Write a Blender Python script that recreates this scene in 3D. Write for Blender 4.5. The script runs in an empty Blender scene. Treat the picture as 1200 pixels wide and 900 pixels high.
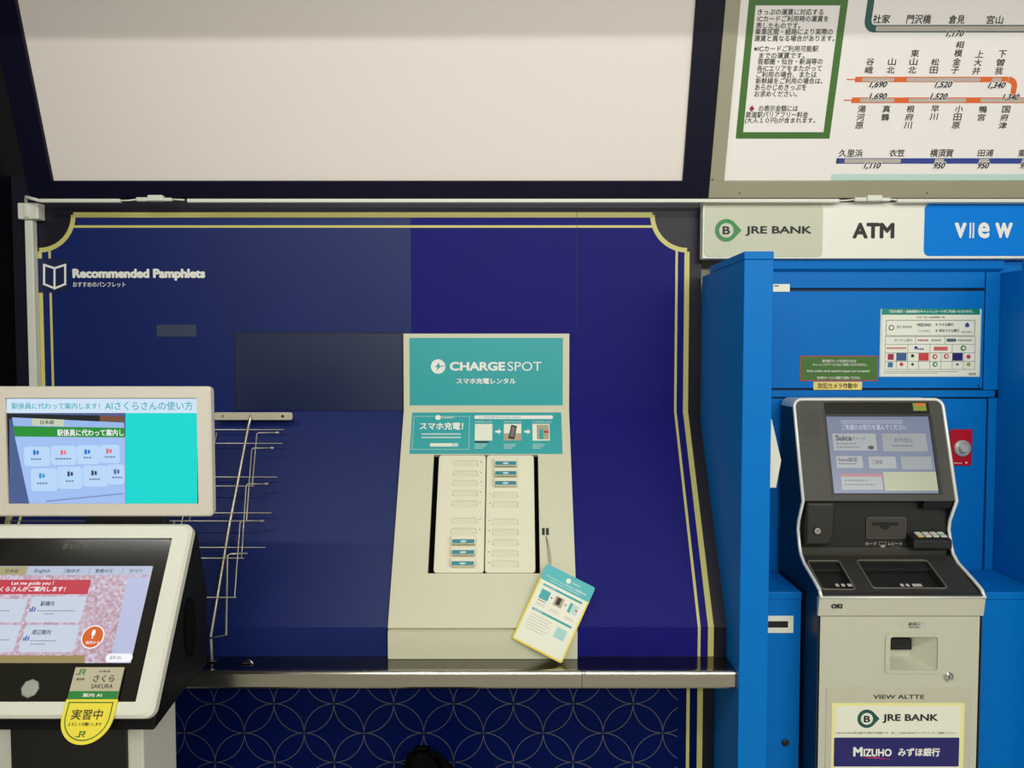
import bpy, bmesh, math, random
from mathutils import Vector, Matrix
random.seed(4)
SC = bpy.context.scene
COL = SC.collection
PI = math.pi

# ------------------------------------------------------------------ camera, light, exposure
EYE = Vector((0.0, 0.0, 1.55))
FPX = 870.0                       # focal length in pixels of the 1200x900 frame
PITCH = math.atan(37.0 / 870.0)   # looking slightly down
cam_d = bpy.data.cameras.new('camera')
cam_d.sensor_fit = 'HORIZONTAL'; cam_d.sensor_width = 36.0
cam_d.lens = FPX / 1200.0 * 36.0
cam_d.clip_start = 0.02
cam = bpy.data.objects.new('camera', cam_d); COL.objects.link(cam)
cam.location = EYE
cam.rotation_euler = (PI / 2 - PITCH, 0, 0)
SC.camera = cam

SC.view_settings.view_transform = 'Standard'
SC.view_settings.look = 'None'
SC.view_settings.exposure = 0.0
SC.view_settings.gamma = 1.0
SC.view_settings.use_curve_mapping = False

world = bpy.data.worlds.new('world'); SC.world = world
world.use_nodes = True
wbg = world.node_tree.nodes['Background']
wbg.inputs['Color'].default_value = (1.0, 0.985, 0.92, 1)
wbg.inputs['Strength'].default_value = 0.42

def area(name, loc, aim, sx, sy, power, col=(0.98, 0.985, 0.93)):
    d = bpy.data.lights.new(name, 'AREA'); d.shape = 'RECTANGLE'
    d.size = sx; d.size_y = sy; d.energy = power; d.color = col
    o = bpy.data.objects.new(name, d); COL.objects.link(o)
    o.location = loc
    o.rotation_euler = (Vector(aim) - Vector(loc)).to_track_quat('-Z', 'Y').to_euler()
    return o
area('ceiling_tube_light', (-0.2, -0.05, 2.74), (-0.1, 1.9, 1.2), 3.6, 0.014, 20)
area('concourse_light', (1.0, -1.9, 2.55), (0.7, 1.6, 0.8), 4.0, 0.3, 74)

# ------------------------------------------------------------------ helpers
RIGHT = Vector((1, 0, 0))
FWD = Vector((0, math.cos(PITCH), -math.sin(PITCH)))
UP = Vector((0, math.sin(PITCH), math.cos(PITCH)))
def ray(px, py):
    return RIGHT * ((px - 600) / FPX) + UP * ((450 - py) / FPX) + FWD
def atY(px, py, Y):
    d = ray(px, py); return EYE + d * (Y / d.y)
def atX(px, py, X):
    d = ray(px, py); return EYE + d * (X / d.x)
def atZ(px, py, Z):
    d = ray(px, py); return EYE + d * ((Z - EYE.z) / d.z)
def at_depth(px, py, zc):
    return EYE + ray(px, py) * zc

class Frame:
    """a flat surface: origin, u (right), v (up), n (towards the viewer)"""
    def __init__(s, o, u, v):
        s.o = Vector(o); s.u = Vector(u).normalized(); s.v = Vector(v).normalized(); s.n = s.u.cross(s.v)
    def P(s, u, v, d=0.0): return s.o + s.u * u + s.v * v + s.n * d
    def off(s, d): return Frame(s.o + s.n * d, s.u, s.v)
    def uv(s, px, py):
        r = ray(px, py); t = (s.o - EYE).dot(s.n) / r.dot(s.n)
        q = EYE + r * t - s.o
        return q.dot(s.u), q.dot(s.v)
    def at(s, px, py, d=0.0):
        f = s.off(d) if d else s
        a, b = f.uv(px, py); return f.P(a, b)
    def rect(s, x0, y0, x1, y1):
        """pixel box -> (u0, v0, u1, v1) on the surface"""
        xm, ym = (x0 + x1) / 2, (y0 + y1) / 2
        return (s.uv(x0, ym)[0], s.uv(xm, y1)[1], s.uv(x1, ym)[0], s.uv(xm, y0)[1])

def wall_frame(Y): return Frame((0, Y, EYE.z), (1, 0, 0), (0, 0, 1))

def lin(c):
    return tuple(((x / 255) / 12.92 if x / 255 <= 0.04045 else ((x / 255 + 0.055) / 1.055) ** 2.4) for x in c)

MATS = {}
def mat(name, rgb, rough=0.5, metal=0.0, spec=0.5, coat=0.0, var=0.06, scale=30.0, bump=0.0, emit=0.0, stretch=None):
    if name in MATS: return MATS[name]
    m = bpy.data.materials.new(name); m.use_nodes = True
    nt = m.node_tree; b = nt.nodes['Principled BSDF']
    c = lin(rgb)
    b.inputs['Roughness'].default_value = rough
    b.inputs['Metallic'].default_value = metal
    b.inputs['Specular IOR Level'].default_value = spec
    b.inputs['Coat Weight'].default_value = coat
    tc = nt.nodes.new('ShaderNodeTexCoord')
    nz = nt.nodes.new('ShaderNodeTexNoise'); nz.inputs['Scale'].default_value = scale; nz.inputs['Detail'].default_value = 4
    if stretch:
        mp = nt.nodes.new('ShaderNodeMapping'); mp.inputs['Scale'].default_value = stretch
        nt.links.new(tc.outputs['Object'], mp.inputs['Vector']); nt.links.new(mp.outputs['Vector'], nz.inputs['Vector'])
    else:
        nt.links.new(tc.outputs['Object'], nz.inputs['Vector'])
    mx = nt.nodes.new('ShaderNodeMix'); mx.data_type = 'RGBA'
    mx.inputs['A'].default_value = tuple(x * (1 - var) for x in c) + (1,)
    mx.inputs['B'].default_value = tuple(min(1, x * (1 + var)) for x in c) + (1,)
    nt.links.new(nz.outputs['Fac'], mx.inputs['Factor'])
    if emit:
        b.inputs['Base Color'].default_value = (0.01, 0.01, 0.01, 1)
        nt.links.new(mx.outputs['Result'], b.inputs['Emission Color'])
        b.inputs['Emission Strength'].default_value = emit
    else:
        nt.links.new(mx.outputs['Result'], b.inputs['Base Color'])
    if bump:
        bp = nt.nodes.new('ShaderNodeBump'); bp.inputs['Strength'].default_value = bump; bp.inputs['Distance'].default_value = 0.001
        nt.links.new(nz.outputs['Fac'], bp.inputs['Height']); nt.links.new(bp.outputs['Normal'], b.inputs['Normal'])
    MATS[name] = m
    return m

def rrect(u0, v0, u1, v1, r=0.0, n=5):
    if r <= 0: return [(u0, v0), (u1, v0), (u1, v1), (u0, v1)]
    r = min(r, abs(u1 - u0) / 2, abs(v1 - v0) / 2)
    pts = []
    for cx, cy, a0 in ((u1 - r, v0 + r, -90), (u1 - r, v1 - r, 0), (u0 + r, v1 - r, 90), (u0 + r, v0 + r, 180)):
        for k in range(n + 1):
            a = math.radians(a0 + 90 * k / n); pts.append((cx + r * math.cos(a), cy + r * math.sin(a)))
    return pts
def circle(cu, cv, r, n=28): return [(cu + r * math.cos(2 * PI * k / n), cv + r * math.sin(2 * PI * k / n)) for k in range(n)]
def ellipse(cu, cv, a, b, n=28): return [(cu + a * math.cos(2 * PI * k / n), cv + b * math.sin(2 * PI * k / n)) for k in range(n)]

def wpos(o):
    p = Vector((0, 0, 0))
    while o is not None: p += o.location; o = o.parent
    return p

class MB:
    """collects shapes and links them as ONE mesh object"""
    def __init__(s): s.v = []; s.f = []; s.fm = []; s.sm = []; s.mats = []
    def mi(s, m):
        if m not in s.mats: s.mats.append(m)
        return s.mats.index(m)
    def add(s, vs, fs, m, smooth=False):
        b = len(s.v); k = s.mi(m)
        s.v += [Vector(p) for p in vs]
        for f in fs: s.f.append([i + b for i in f]); s.fm.append(k); s.sm.append(smooth)
        return s
    def add_bm(s, bm, m, smooth=False):
        bm.verts.index_update()
        s.add([v.co.copy() for v in bm.verts], [[v.index for v in f.verts] for f in bm.faces], m, smooth); bm.free(); return s
    def poly(s, m, fr, pts, d=0.0):
        return s.add([fr.P(a, b, d) for a, b in pts], [list(range(len(pts)))], m)
    def prism(s, m, fr, pts, d0, d1, bev=0.0, seg=2, smooth=False):
        """polygon on a frame pushed out from d0 to d1, front rim bevelled"""
        bm = bmesh.new(); n = len(pts)
        lo = [bm.verts.new(fr.P(a, b, d0)) for a, b in pts]
        hi = [bm.verts.new(fr.P(a, b, d1)) for a, b in pts]
        bm.faces.new(list(reversed(lo))); top = bm.faces.new(hi)
        for i in range(n):
            j = (i + 1) % n; bm.faces.new([lo[i], lo[j], hi[j], hi[i]])
        bmesh.ops.recalc_face_normals(bm, faces=bm.faces[:])
        if bev: bmesh.ops.bevel(bm, geom=list(top.edges), offset=bev, segments=seg, affect='EDGES', profile=0.5)
        return s.add_bm(bm, m, smooth)
    def box(s, m, lo, hi, bev=0.0, seg=2):
        bm = bmesh.new(); bmesh.ops.create_cube(bm, size=1)
        lo, hi = Vector(lo), Vector(hi)
        for v in bm.verts: v.co = Vector([(lo[i] + hi[i]) / 2 + v.co[i] * (hi[i] - lo[i]) for i in range(3)])
        if bev: bmesh.ops.bevel(bm, geom=bm.edges[:], offset=bev, segments=seg, affect='EDGES', profile=0.5)
        return s.add_bm(bm, m)
    def extrude_x(s, m, prof, x0, x1, bev=0.0, seg=2):
        """(y, z) outline pushed along x"""
        fr = Frame((x1, 0, 0), (0, 1, 0), (0, 0, 1))    # n = +x
        bm = bmesh.new(); n = len(prof)
        a = [bm.verts.new((x0, y, z)) for y, z in prof]; b = [bm.verts.new((x1, y, z)) for y, z in prof]
        bm.faces.new(a); bm.faces.new(b)
        for i in range(n):
            j = (i + 1) % n; bm.faces.new([a[i], a[j], b[j], b[i]])
        bmesh.ops.recalc_face_normals(bm, faces=bm.faces[:])
        if bev: bmesh.ops.bevel(bm, geom=bm.edges[:], offset=bev, segments=seg, affect='EDGES', profile=0.5)
        return s.add_bm(bm, m)
    def tube(s, m, pts, r, n=8, closed=False, cap=True):
        pts = [Vector(p) for p in pts]; N = len(pts); rings = []
        prev = None
        for i in range(N):
            if closed: t = (pts[(i + 1) % N] - pts[i - 1])
            else: t = pts[min(i + 1, N - 1)] - pts[max(i - 1, 0)]
            t.normalize()
            if prev is None:
                a = Vector((0, 0, 1)) if abs(t.z) < 0.9 else Vector((1, 0, 0)); nrm = t.cross(a).normalized()
            else:
                nrm = (prev - t * prev.dot(t)).normalized()
            prev = nrm; bn = t.cross(nrm)
            rings.append([pts[i] + (nrm * math.cos(2 * PI * k / n) + bn * math.sin(2 * PI * k / n)) * r for k in range(n)])
        vs = [p for ring in rings for p in ring]; fs = []
        for i in range(N if closed else N - 1):
            j = (i + 1) % N
            for k in range(n):
                l = (k + 1) % n; fs.append([i * n + k, i * n + l, j * n + l, j * n + k])
        if cap and not closed: fs += [list(range(n))[::-1], [(N - 1) * n + k for k in range(n)]]
        return s.add(vs, fs, m, True)
    def lathe(s, m, fr, cu, cv, prof, n=28):
        """(radius, d) profile turned about a frame's normal at (cu, cv)"""
        vs = []; fs = []
        for r, d in prof:
            for k in range(n):
                a = 2 * PI * k / n; vs.append(fr.P(cu + r * math.cos(a), cv + r * math.sin(a), d))
        for i in range(len(prof) - 1):
            for k in range(n):
                l = (k + 1) % n; fs.append([i * n + k, i * n + l, (i + 1) * n + l, (i + 1) * n + k])
        fs.append([(len(prof) - 1) * n + k for k in range(n)])
        return s.add(vs, fs, m, False)
    def ringstrip(s, m, fr, pts_out, pts_in, d, closed=True):
        n = len(pts_out); vs = [fr.P(a, b, d) for a, b in pts_out] + [fr.P(a, b, d) for a, b in pts_in]
        fs = [[i, (i + 1) % n, n + (i + 1) % n, n + i] for i in range(n if closed else n - 1)]
        return s.add(vs, fs, m)
    def build(s, name, parent=None, bevel=0.0):
        w = wpos(parent) if parent is not None else Vector((0, 0, 0))
        me = bpy.data.meshes.new(name)
        me.from_pydata([tuple(p - w) for p in s.v], [], s.f)
        for m in s.mats: me.materials.append(m)
        me.polygons.foreach_set('material_index', s.fm)
        me.polygons.foreach_set('use_smooth', s.sm)
        me.update()
        o = bpy.data.objects.new(name, me); COL.objects.link(o)
        if parent is not None: o.parent = parent
        return o

GLYPH = {}
def glyphs(string, bold, shear):
    key = (string, bold, shear)
    if key in GLYPH: return GLYPH[key]
    cu = bpy.data.curves.new('lettering', 'FONT'); cu.body = string; cu.resolution_u = 3
    cu.offset = bold; cu.shear = shear
    o = bpy.data.objects.new('lettering', cu); COL.objects.link(o)
    bpy.context.view_layer.update()
    me = bpy.data.meshes.new_from_object(o.evaluated_get(bpy.context.evaluated_depsgraph_get()))
    vs = [(v.co.x, v.co.y) for v in me.vertices]; fs = [list(p.vertices) for p in me.polygons]
    bpy.data.objects.remove(o); bpy.data.curves.remove(cu); bpy.data.meshes.remove(me)
    GLYPH[key] = (vs, fs); return GLYPH[key]
def text(mb, m, fr, string, box, d=0.0006, bold=0.0, shear=0.0, px=True):
    """lettering stretched to fill a box of the surface (box in photo pixels, or in surface units when px is False);
    bold strokes are made by laying shifted copies of the same outline over each other"""
    vs, fs = glyphs(string, 0.0, shear)
    if not vs: return
    u0, v0, u1, v1 = fr.rect(*box) if px else box
    x0 = min(a for a, b in vs) - bold; x1 = max(a for a, b in vs) + bold; y0 = min(b for a, b in vs) - bold; y1 = max(b for a, b in vs) + bold
    sx = (u1 - u0) / max(x1 - x0, 1e-6); sy = (v1 - v0) / max(y1 - y0, 1e-6)
    n = 0 if bold <= 0 else (4 if bold < 0.03 else 8)
    for k, (dx, dy) in enumerate([(0, 0)] + [(bold * math.cos(PI / 4 + 2 * PI * k / n), bold * math.sin(PI / 4 + 2 * PI * k / n)) for k in range(n)]):
        mb.add([fr.P(u0 + (a + dx - x0) * sx, v0 + (b + dy - y0) * sy, d + k * 3e-5) for a, b in vs], fs, m)
def vtext(mb, m, fr, string, cx, y0, y1, wpx=9.0, d=0.0006, bold=0.0):
    """upright characters stacked downwards on the surface"""
    xm = cx; u = fr.uv(cx, (y0 + y1) / 2)[0]; va = fr.uv(cx, y0)[1]; vb = fr.uv(cx, y1)[1]
    w = abs(fr.uv(cx + wpx, (y0 + y1) / 2)[0] - u); h = (va - vb) / len(string)
    for i, ch in enumerate(string):
        text(mb, m, fr, ch, (u - w / 2, va - (i + 0.93) * h, u + w / 2, va - (i + 0.05) * h), d, bold, 0, px=False)
def prect(mb, m, fr, x0, y0, x1, y1, d=0.0004, r=0.0, th=None):
    """printed (or, with th, raised) rectangle on a surface, box in photo pixels"""
    b = fr.rect(x0, y0, x1, y1)
    if th is None: mb.poly(m, fr, rrect(*b, r), d)
    else: mb.prism(m, fr, rrect(*b, r), d, d + th, min(th * 0.4, 0.002))
def outline(mb, m, fr, x0, y0, x1, y1, w, d=0.0005, r=0.0):
    a = fr.rect(x0, y0, x1, y1)
    o = rrect(*a, r); i = rrect(a[0] + w, a[1] + w, a[2] - w, a[3] - w, max(r - w, 0.0002) if r else 0)
    mb.ringstrip(m, fr, o, i, d)

def tag(o, label, cat, group=None, kind=None):
    if label: o['label'] = label
    if cat: o['category'] = cat
    if group: o['group'] = group
    if kind: o['kind'] = kind
    return o
def thing(name, label, cat, loc, group=None):
    o = bpy.data.objects.new(name, None); COL.objects.link(o); o.location = Vector(loc); o.empty_display_size = 0.05
    return tag(o, label, cat, group)
def struct(mb, name):
    o = mb.build(name); o['kind'] = 'structure'; return o

# ------------------------------------------------------------------ materials
NAVY = mat('navy_vinyl', (8, 31, 98), 0.48, spec=0.32, var=0.1, scale=6)
INDIGO = mat('indigo_vinyl', (25, 23, 112), 0.5, spec=0.1, var=0.06, scale=6)
BORDER = mat('dark_border_vinyl', (24, 21, 36), 0.45, spec=0.3, var=0.08, scale=8)
DEEP = mat('deep_navy_vinyl', (0, 17, 74), 0.5, spec=0.06, var=0.12, scale=10)
GOLD = mat('gold_ink', (206, 200, 116), 0.5, var=0.03)
FINE = mat('fine_gold_ink', (92, 92, 92), 0.5, var=0.05)
SEAM = mat('seam_dark', (6, 8, 22), 0.6)
SIGNNAVY = mat('sign_frame_navy', (13, 13, 36), 0.45, spec=0.15, var=0.1)
BLACKWALL = mat('black_wall', (4, 5, 10), 0.6, spec=0.15, var=0.2, scale=4)
WHITEP = mat('white_sign_panel', (240, 230, 222), 0.45, var=0.015, scale=3)
MAPWHITE = mat('map_white', (246, 240, 236), 0.5, var=0.015, scale=5)
BEIGE = mat('beige_painted_metal', (160, 155, 130), 0.45, var=0.04, scale=12)
DUCT = mat('white_plastic_duct', (225, 225, 212), 0.45, var=0.03)
CREAM = mat('cream_plastic', (214, 212, 183), 0.5, var=0.02, scale=10)
CREAM2 = mat('cream_module', (232, 228, 202), 0.5, var=0.02, scale=10)
CREAMSH = mat('cream_flap', (224, 220, 194), 0.55, var=0.02)
TEAL = mat('teal_print', (40, 165, 168), 0.4, var=0.03)
TEALD = mat('teal_label', (35, 130, 145), 0.45, var=0.03)
WINK = mat('white_ink', (240, 240, 232), 0.5, var=0.0)
BINK = mat('black_ink', (38, 34, 34), 0.6, var=0.05)
GINK = mat('grey_ink', (120, 118, 112), 0.6, var=0.05)
BLK = mat('black_plastic', (17, 17, 17), 0.45, var=0.15)
STEEL = mat('brushed_stainless', (176, 172, 160), 0.2, metal=1.0, var=0.05, scale=40, stretch=(1, 30, 30))
STEELT = mat('stainless_top', (120, 118, 112), 0.13, metal=1.0, var=0.06, scale=30)
WIRE = mat('chrome_wire', (206, 198, 176), 0.3, metal=0.65, var=0.03)
BLUE = mat('blue_painted_metal', (0, 115, 199), 0.45, spec=0.14, var=0.04, scale=8)
BLUED = mat('blue_seam', (0, 28, 62), 0.6)
SILVER = mat('silver_grey_paint', (205, 204, 184), 0.42, metal=0.15, var=0.02, scale=15)
SILTRIM = mat('silver_trim', (236, 236, 228), 0.3, metal=0.15, var=0.02)
DARKSIDE = mat('dark_blue_side', (10, 30, 52), 0.4, var=0.1, scale=5)
CHAR = mat('charcoal_plastic', (62, 60, 52), 0.5, var=0.06, scale=200, bump=0.15)
CHARD = mat('dark_charcoal_plastic', (30, 30, 29), 0.45, var=0.08)
GLASSD = mat('dark_glass', (26, 25, 20), 0.12, var=0.1)
GREEN = mat('green_ink', (62, 112, 34), 0.5, var=0.04)
JGREEN = mat('logo_green', (44, 134, 66), 0.5, var=0.03)
ORANGE = mat('orange_ink', (228, 104, 30), 0.5, var=0.03)
LGREY = mat('light_grey_ink', (190, 180, 170), 0.5, var=0.02)
DTEAL = mat('dark_teal_ink', (16, 84, 74), 0.5, var=0.03)
RBLUE = mat('route_blue_ink', (44, 66, 150), 0.5, var=0.03)
PALET = mat('pale_teal_ink', (196, 222, 216), 0.5, var=0.02)
MAROON = mat('maroon_ink', (165, 20, 70), 0.5)
HEADW = mat('header_board', (238, 236, 222), 0.45, var=0.02)
PLATEG = mat('pale_green_grey_plate', (198, 200, 176), 0.45, var=0.02)
VIEWB = mat('bright_blue_plate', (0, 126, 222), 0.45, spec=0.1, var=0.02)
YEL = mat('yellow_card', (238, 220, 60), 0.5, var=0.03)
PALEY = mat('pale_yellow', (240, 236, 160), 0.5, var=0.03)
PAPER = mat('paper_white', (238, 238, 220), 0.45, var=0.02)
REDP = mat('red_plate', (190, 14, 32), 0.35, var=0.04)
REDI = mat('red_ink', (196, 52, 52), 0.5)
CHROME = mat('chrome', (215, 215, 210), 0.15, metal=1.0)
MNAVY = mat('navy_sign', (32, 28, 104), 0.4, var=0.03)
PINK = mat('pink_red_ink', (205, 45, 95), 0.5)
TAN = mat('tan_plate', (178, 166, 140), 0.45, var=0.03)
KWHITE = mat('kiosk_white', (222, 220, 206), 0.4, var=0.02)
BEZEL = mat('monitor_beige', (216, 208, 194), 0.45, var=0.02)
RUBBER = mat('black_fabric', (5, 5, 5), 0.9, spec=0.1, var=0.2)
FLOORM = mat('grey_floor_tile', (205, 200, 188), 0.35, var=0.06, scale=6)
CEILM = mat('ceiling_white', (205, 203, 195), 0.7, var=0.03)
def scr(name, rgb, k=0.92, var=0.02): return mat('screen_' + name, rgb, 0.22, spec=0.3, var=var, emit=k)

# ------------------------------------------------------------------ big geometry
YW = 2.0
W = wall_frame(YW)
z_kink = atY(600, 482, YW).z                     # the cladding turns into a slope here
YL = 1.722
z_low = atY(600, 735, YL).z                      # slope ends, short upright begins
z_shelf = atY(600, 769.5, YL).z                  # counter top
S = Frame((0, YL, z_low), (1, 0, 0), (0, YW - YL, z_kink - z_low))   # slope
L = wall_frame(YL)
SLEN = math.hypot(YW - YL, z_kink - z_low)
XL, XR = -1.335, 0.507
z_top = 2.02
# floor, ceiling, walls
MB().box(FLOORM, (-6, -6, -0.05), (6, 3.0, 0.0)).build('floor')['kind'] = 'structure'
MB().box(CEILM, (-6, -6, 2.82), (6, 3.0, 2.87)).build('ceiling')['kind'] = 'structure'
MB().box(BLACKWALL, (-1.40, 0.9, 0.0), (-1.337, 2.2, 2.8)).build('wall_left')['kind'] = 'structure'

MB().box(BEIGE, (0.51, 2.05, 0.0), (2.6, 2.15, 2.8)).build('wall_booth')['kind'] = 'structure'
# ---- back wall: dark blue cladding with the printed gold frame
wb = MB()
wb.box(BORDER, (XL, YW, z_kink), (XR, YW + 0.10, z_top))
wb.extrude_x(BORDER, [(YW, z_kink), (YL, z_low), (YL, z_shelf - 0.03), (YW + 0.1, z_shelf - 0.03), (YW + 0.1, z_kink)], XL, XR)
YB = 1.81
B = wall_frame(YB)
xb = atY(835, 850, YB).x
wb.box(BORDER, (XL, YB, 0.0), (xb, YB + 0.1, z_shelf - 0.032))
E = 0.0004
def gx(px, py, fr): return fr.uv(px, py)[0]
# printed field on the upright part, scooped corners
ul, ur = gx(49, 400, W), gx(804, 400, W)
vt = W.uv(420, 252)[1]; vk = z_kink - EYE.z
r0 = abs(W.uv(86, 252)[0] - ul)
usp = gx(482, 400, W)
def scoop(u_l, u_r, v_b, v_t, r):
    pts = [(u_l, v_b), (u_r, v_b)]
    for k in range(13):
        a = PI + PI / 2 * (k / 12.0)      # right corner, centre (u_r, v_t)
        pts.append((u_r + r * math.cos(PI * 1.5 - PI / 2 * k / 12.0), v_t + r * math.sin(PI * 1.5 - PI / 2 * k / 12.0)))
    for k in range(13):
        pts.append((u_l + r * math.cos(-PI / 2 * k / 12.0), v_t + r * math.sin(-PI / 2 * k / 12.0)))
    return pts
full = scoop(ul, ur, vk, vt, r0)
left_pts = [(ul, vk), (usp, vk), (usp, vt)] + full[15:]
right_pts = [(usp, vk)] + full[1:15] + [(usp, vt)]
wb.poly(NAVY, W, left_pts, E); wb.poly(INDIGO, W, right_pts, E)
# gold frame on the upright part
go, gi = 0.0135, 0.0065
def strip(fr, pts, w, d, m=GOLD):
    out = []; inn = []
    for i, p in enumerate(pts):
        a = Vector(pts[max(i - 1, 0)]); b = Vector(pts[min(i + 1, len(pts) - 1)])
        t = (b - a).normalized(); n = Vector((-t.y, t.x)); p = Vector(p)
        out.append(tuple(p + n * w / 2)); inn.append(tuple(p - n * w / 2))
    wb.ringstrip(m, fr, out, inn, d, closed=False)
strip(W, [(ur, vk)] + [(ur, vt - r0 - 0.004)], go, 2 * E)
strip(W, full[2:15], go * 0.9, 2.2 * E)
strip(W, [(ur - r0, vt), (ul + r0, vt)], go, 2 * E)
strip(W, full[15:], go * 0.9, 2.2 * E)
strip(W, [(ul, vt - r0 - 0.004), (ul, vk)], go, 2 * E)
dv = W.uv(420, 252)[1] - W.uv(420, 265.5)[1]
strip(W, [(ur - r0 * 0.98, vt - dv), (ul + r0 * 0.98, vt - dv)], gi, 2 * E)
di = gx(802, 400, W) - gx(790, 400, W)
strip(W, [(ur - di, vk), (ur - di, vt - r0 * 0.94)], gi, 2 * E)
strip(W, [(ul + di, vk), (ul + di, vt - r0 * 0.94)], gi, 2 * E)
# slope and short upright
sx = S.uv
for fr, v0, v1 in ((S, 0, SLEN), (L, z_shelf + 0.0006 - EYE.z, z_low - EYE.z)):
    wb.poly(NAVY, fr, [(ul, v0), (usp, v0), (usp, v1), (ul, v1)], E)
    wb.poly(INDIGO, fr, [(usp, v0), (ur, v0), (ur, v1), (usp, v1)], E)
    for u, w in ((ur, go), (ur - di, gi), (ul, go), (ul + di, gi)):
        strip(fr, [(u, v0), (u, v1)], w, 2 * E)
# seams between the cladding sheets
for px, y0, y1, m_ in ((273, 305, 389, SEAM), (676, 240, 390, SEAM)):
    a = W.uv(px, y0); b = W.uv(px, y1); strip(W, [a, b], 0.0012, 2.5 * E, m_)
strip(W, [W.uv(482, 241), W.uv(822, 240)], 0.002, 2.5 * E, SEAM)
# panel below the counter: field, two gold lines, net of touching circles
ubr = gx(797, 850, B)
wb.poly(DEEP, B, [(XL, -EYE.z + 0.02), (gx(823, 850, B), -EYE.z + 0.02), (gx(823, 850, B), z_shelf - 0.04 - EYE.z), (XL, z_shelf - 0.04 - EYE.z)], E)
for px, w in ((806, 0.008), (820, 0.0135)):
    u = gx(px, 850, B); strip(B, [(u, -EYE.z + 0.02), (u, z_shelf - 0.04 - EYE.z)], w, 2 * E)
nu, nv = B.uv(496.6, 858.9)
R = abs(B.uv(531.6, 858.9)[0] - nu)
vmaxb = z_shelf - 0.04 - EYE.z
for i in range(-15, 12):
    for j in range(-13, 4):
        if (i + j) % 2 == 0: continue
        cu_, cv_ = nu + i * R, nv + j * R
        o_, i_ = [], []
        seg = []
        for k in range(49):
            a = 2 * PI * k / 48; p = (cu_ + R * math.cos(a), cv_ + R * math.sin(a))
            ok = p[0] < ubr and p[1] < vmaxb and p[0] > XL + 0.01 and p[1] > -EYE.z + 0.03
            if ok:
                seg.append(a)
            if (not ok or k == 48) and len(seg) > 1:
                w = 0.00075
                wb.ringstrip(FINE, B, [(cu_ + (R + w) * math.cos(t), cv_ + (R + w) * math.sin(t)) for t in seg],
                             [(cu_ + (R - w) * math.cos(t), cv_ + (R - w) * math.sin(t)) for t in seg], 2 * E, closed=False)
            if not ok: seg = []
struct(wb, 'wall_back')

# ---- stainless counter shelf
YF = atZ(600, 787, z_shelf).y
xe = atY(864, 790, YF).x
z_fb = atY(600, 808, YF).z
cs = thing('counter_shelf', 'long stainless steel counter shelf with a rolled front edge below the navy wall', 'shelf', (-0.4, YL, z_fb))
m = MB()
m.box(STEELT, (XL + 0.01, YF + 0.004, z_shelf - 0.004), (xe, YL - 0.001, z_shelf), 0.0006)
m.box(STEELT, (XL + 0.01, YF + 0.02, z_shelf - 0.028), (xe - 0.005, YL - 0.001, z_shelf - 0.0045))
m.build('top_sheet', cs)
m = MB()
fr_ = wall_frame(YF)
prof = [(YF + 0.012, z_shelf + 0.0005), (YF + 0.005, z_shelf), (YF + 0.0015, z_shelf - 0.0025), (YF, z_shelf - 0.006), (YF, z_fb + 0.006), (YF + 0.002, z_fb + 0.002), (YF + 0.008, z_fb), (YF + 0.02, z_fb + 0.002), (YF + 0.02, z_shelf - 0.002)]
xj = atY(682, 797, YF).x
m.extrude_x(STEEL, prof, XL + 0.01, xj - 0.0006); m.build('front_edge', cs)
m = MB(); m.extrude_x(STEEL, prof, xj + 0.0006, xe); m.build('front_edge', cs)
m = MB(); q = fr_.uv(684, 789)
m.lathe(CHROME, fr_, q[0], q[1] - 0.002, [(0.005, 0), (0.005, 0.0015), (0.003, 0.003)], 14); m.build('joint_screw', cs)
for x in (-1.1, -0.3, 0.42): MB().box(BLK, (x, YF + 0.05, z_shelf - 0.045), (x + 0.012, YB - 0.002, z_shelf - 0.029)).build('bracket', cs)

# ------------------------------------------------------------------ overhead signs (lean out at the top)
p0 = at_depth(800, 212, 1.965); p1 = at_depth(818, 0, 1.965 / 1.079)
T = Frame((0, p0.y, p0.z), (1, 0, 0), (0, p1.y - p0.y, p1.z - p0.z))
sh_ = T.at(420, 37); z_bm = sh_.z + (2.74 - sh_.z) * (sh_.y - 1.2) / (sh_.y + 0.05)
MB().box(CEILM, (-3.0, 1.17, z_bm), (3.0, 1.2, 2.815)).build('shading_beam')['kind'] = 'structure'  # unseen beam, added and set to shade the top of both signs
vbot = T.uv(420, 232)[1]; vtop_ = T.uv(600, -95)[1]
def sign_frame(mb, m, fu0, fu1, iu0, iu1, iv0, dep=0.05):
    for a in ((fu0, vbot, fu1, iv0), (fu0, iv0, iu0, vtop_), (iu1, iv0, fu1, vtop_), (iu0, vtop_ - 0.05, iu1, vtop_)):
        mb.prism(m, T, rrect(*a), -dep, 0.006, 0.0015)
osn = thing('overhead_sign', 'blank white overhead sign panel in a navy frame above the navy wall', 'sign', T.P(0, vbot, -0.05) + Vector((-0.4, 0, 0)))
fu0 = T.uv(35, 225)[0]; iu0 = T.uv(62, 212)[0]; iu1 = T.uv(800, 212)[0]; fu1 = T.uv(831, 212)[0] - 0.0008
m = MB(); sign_frame(m, SIGNNAVY, fu0, fu1, iu0, iu1, 0.0); m.build('frame', osn)
m = MB(); m.prism(WHITEP, T, rrect(iu0 + 0.0005, 0.0005, iu1 - 0.0005, vtop_ - 0.0505), -0.03, -0.004); m.build('panel', osn)

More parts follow.
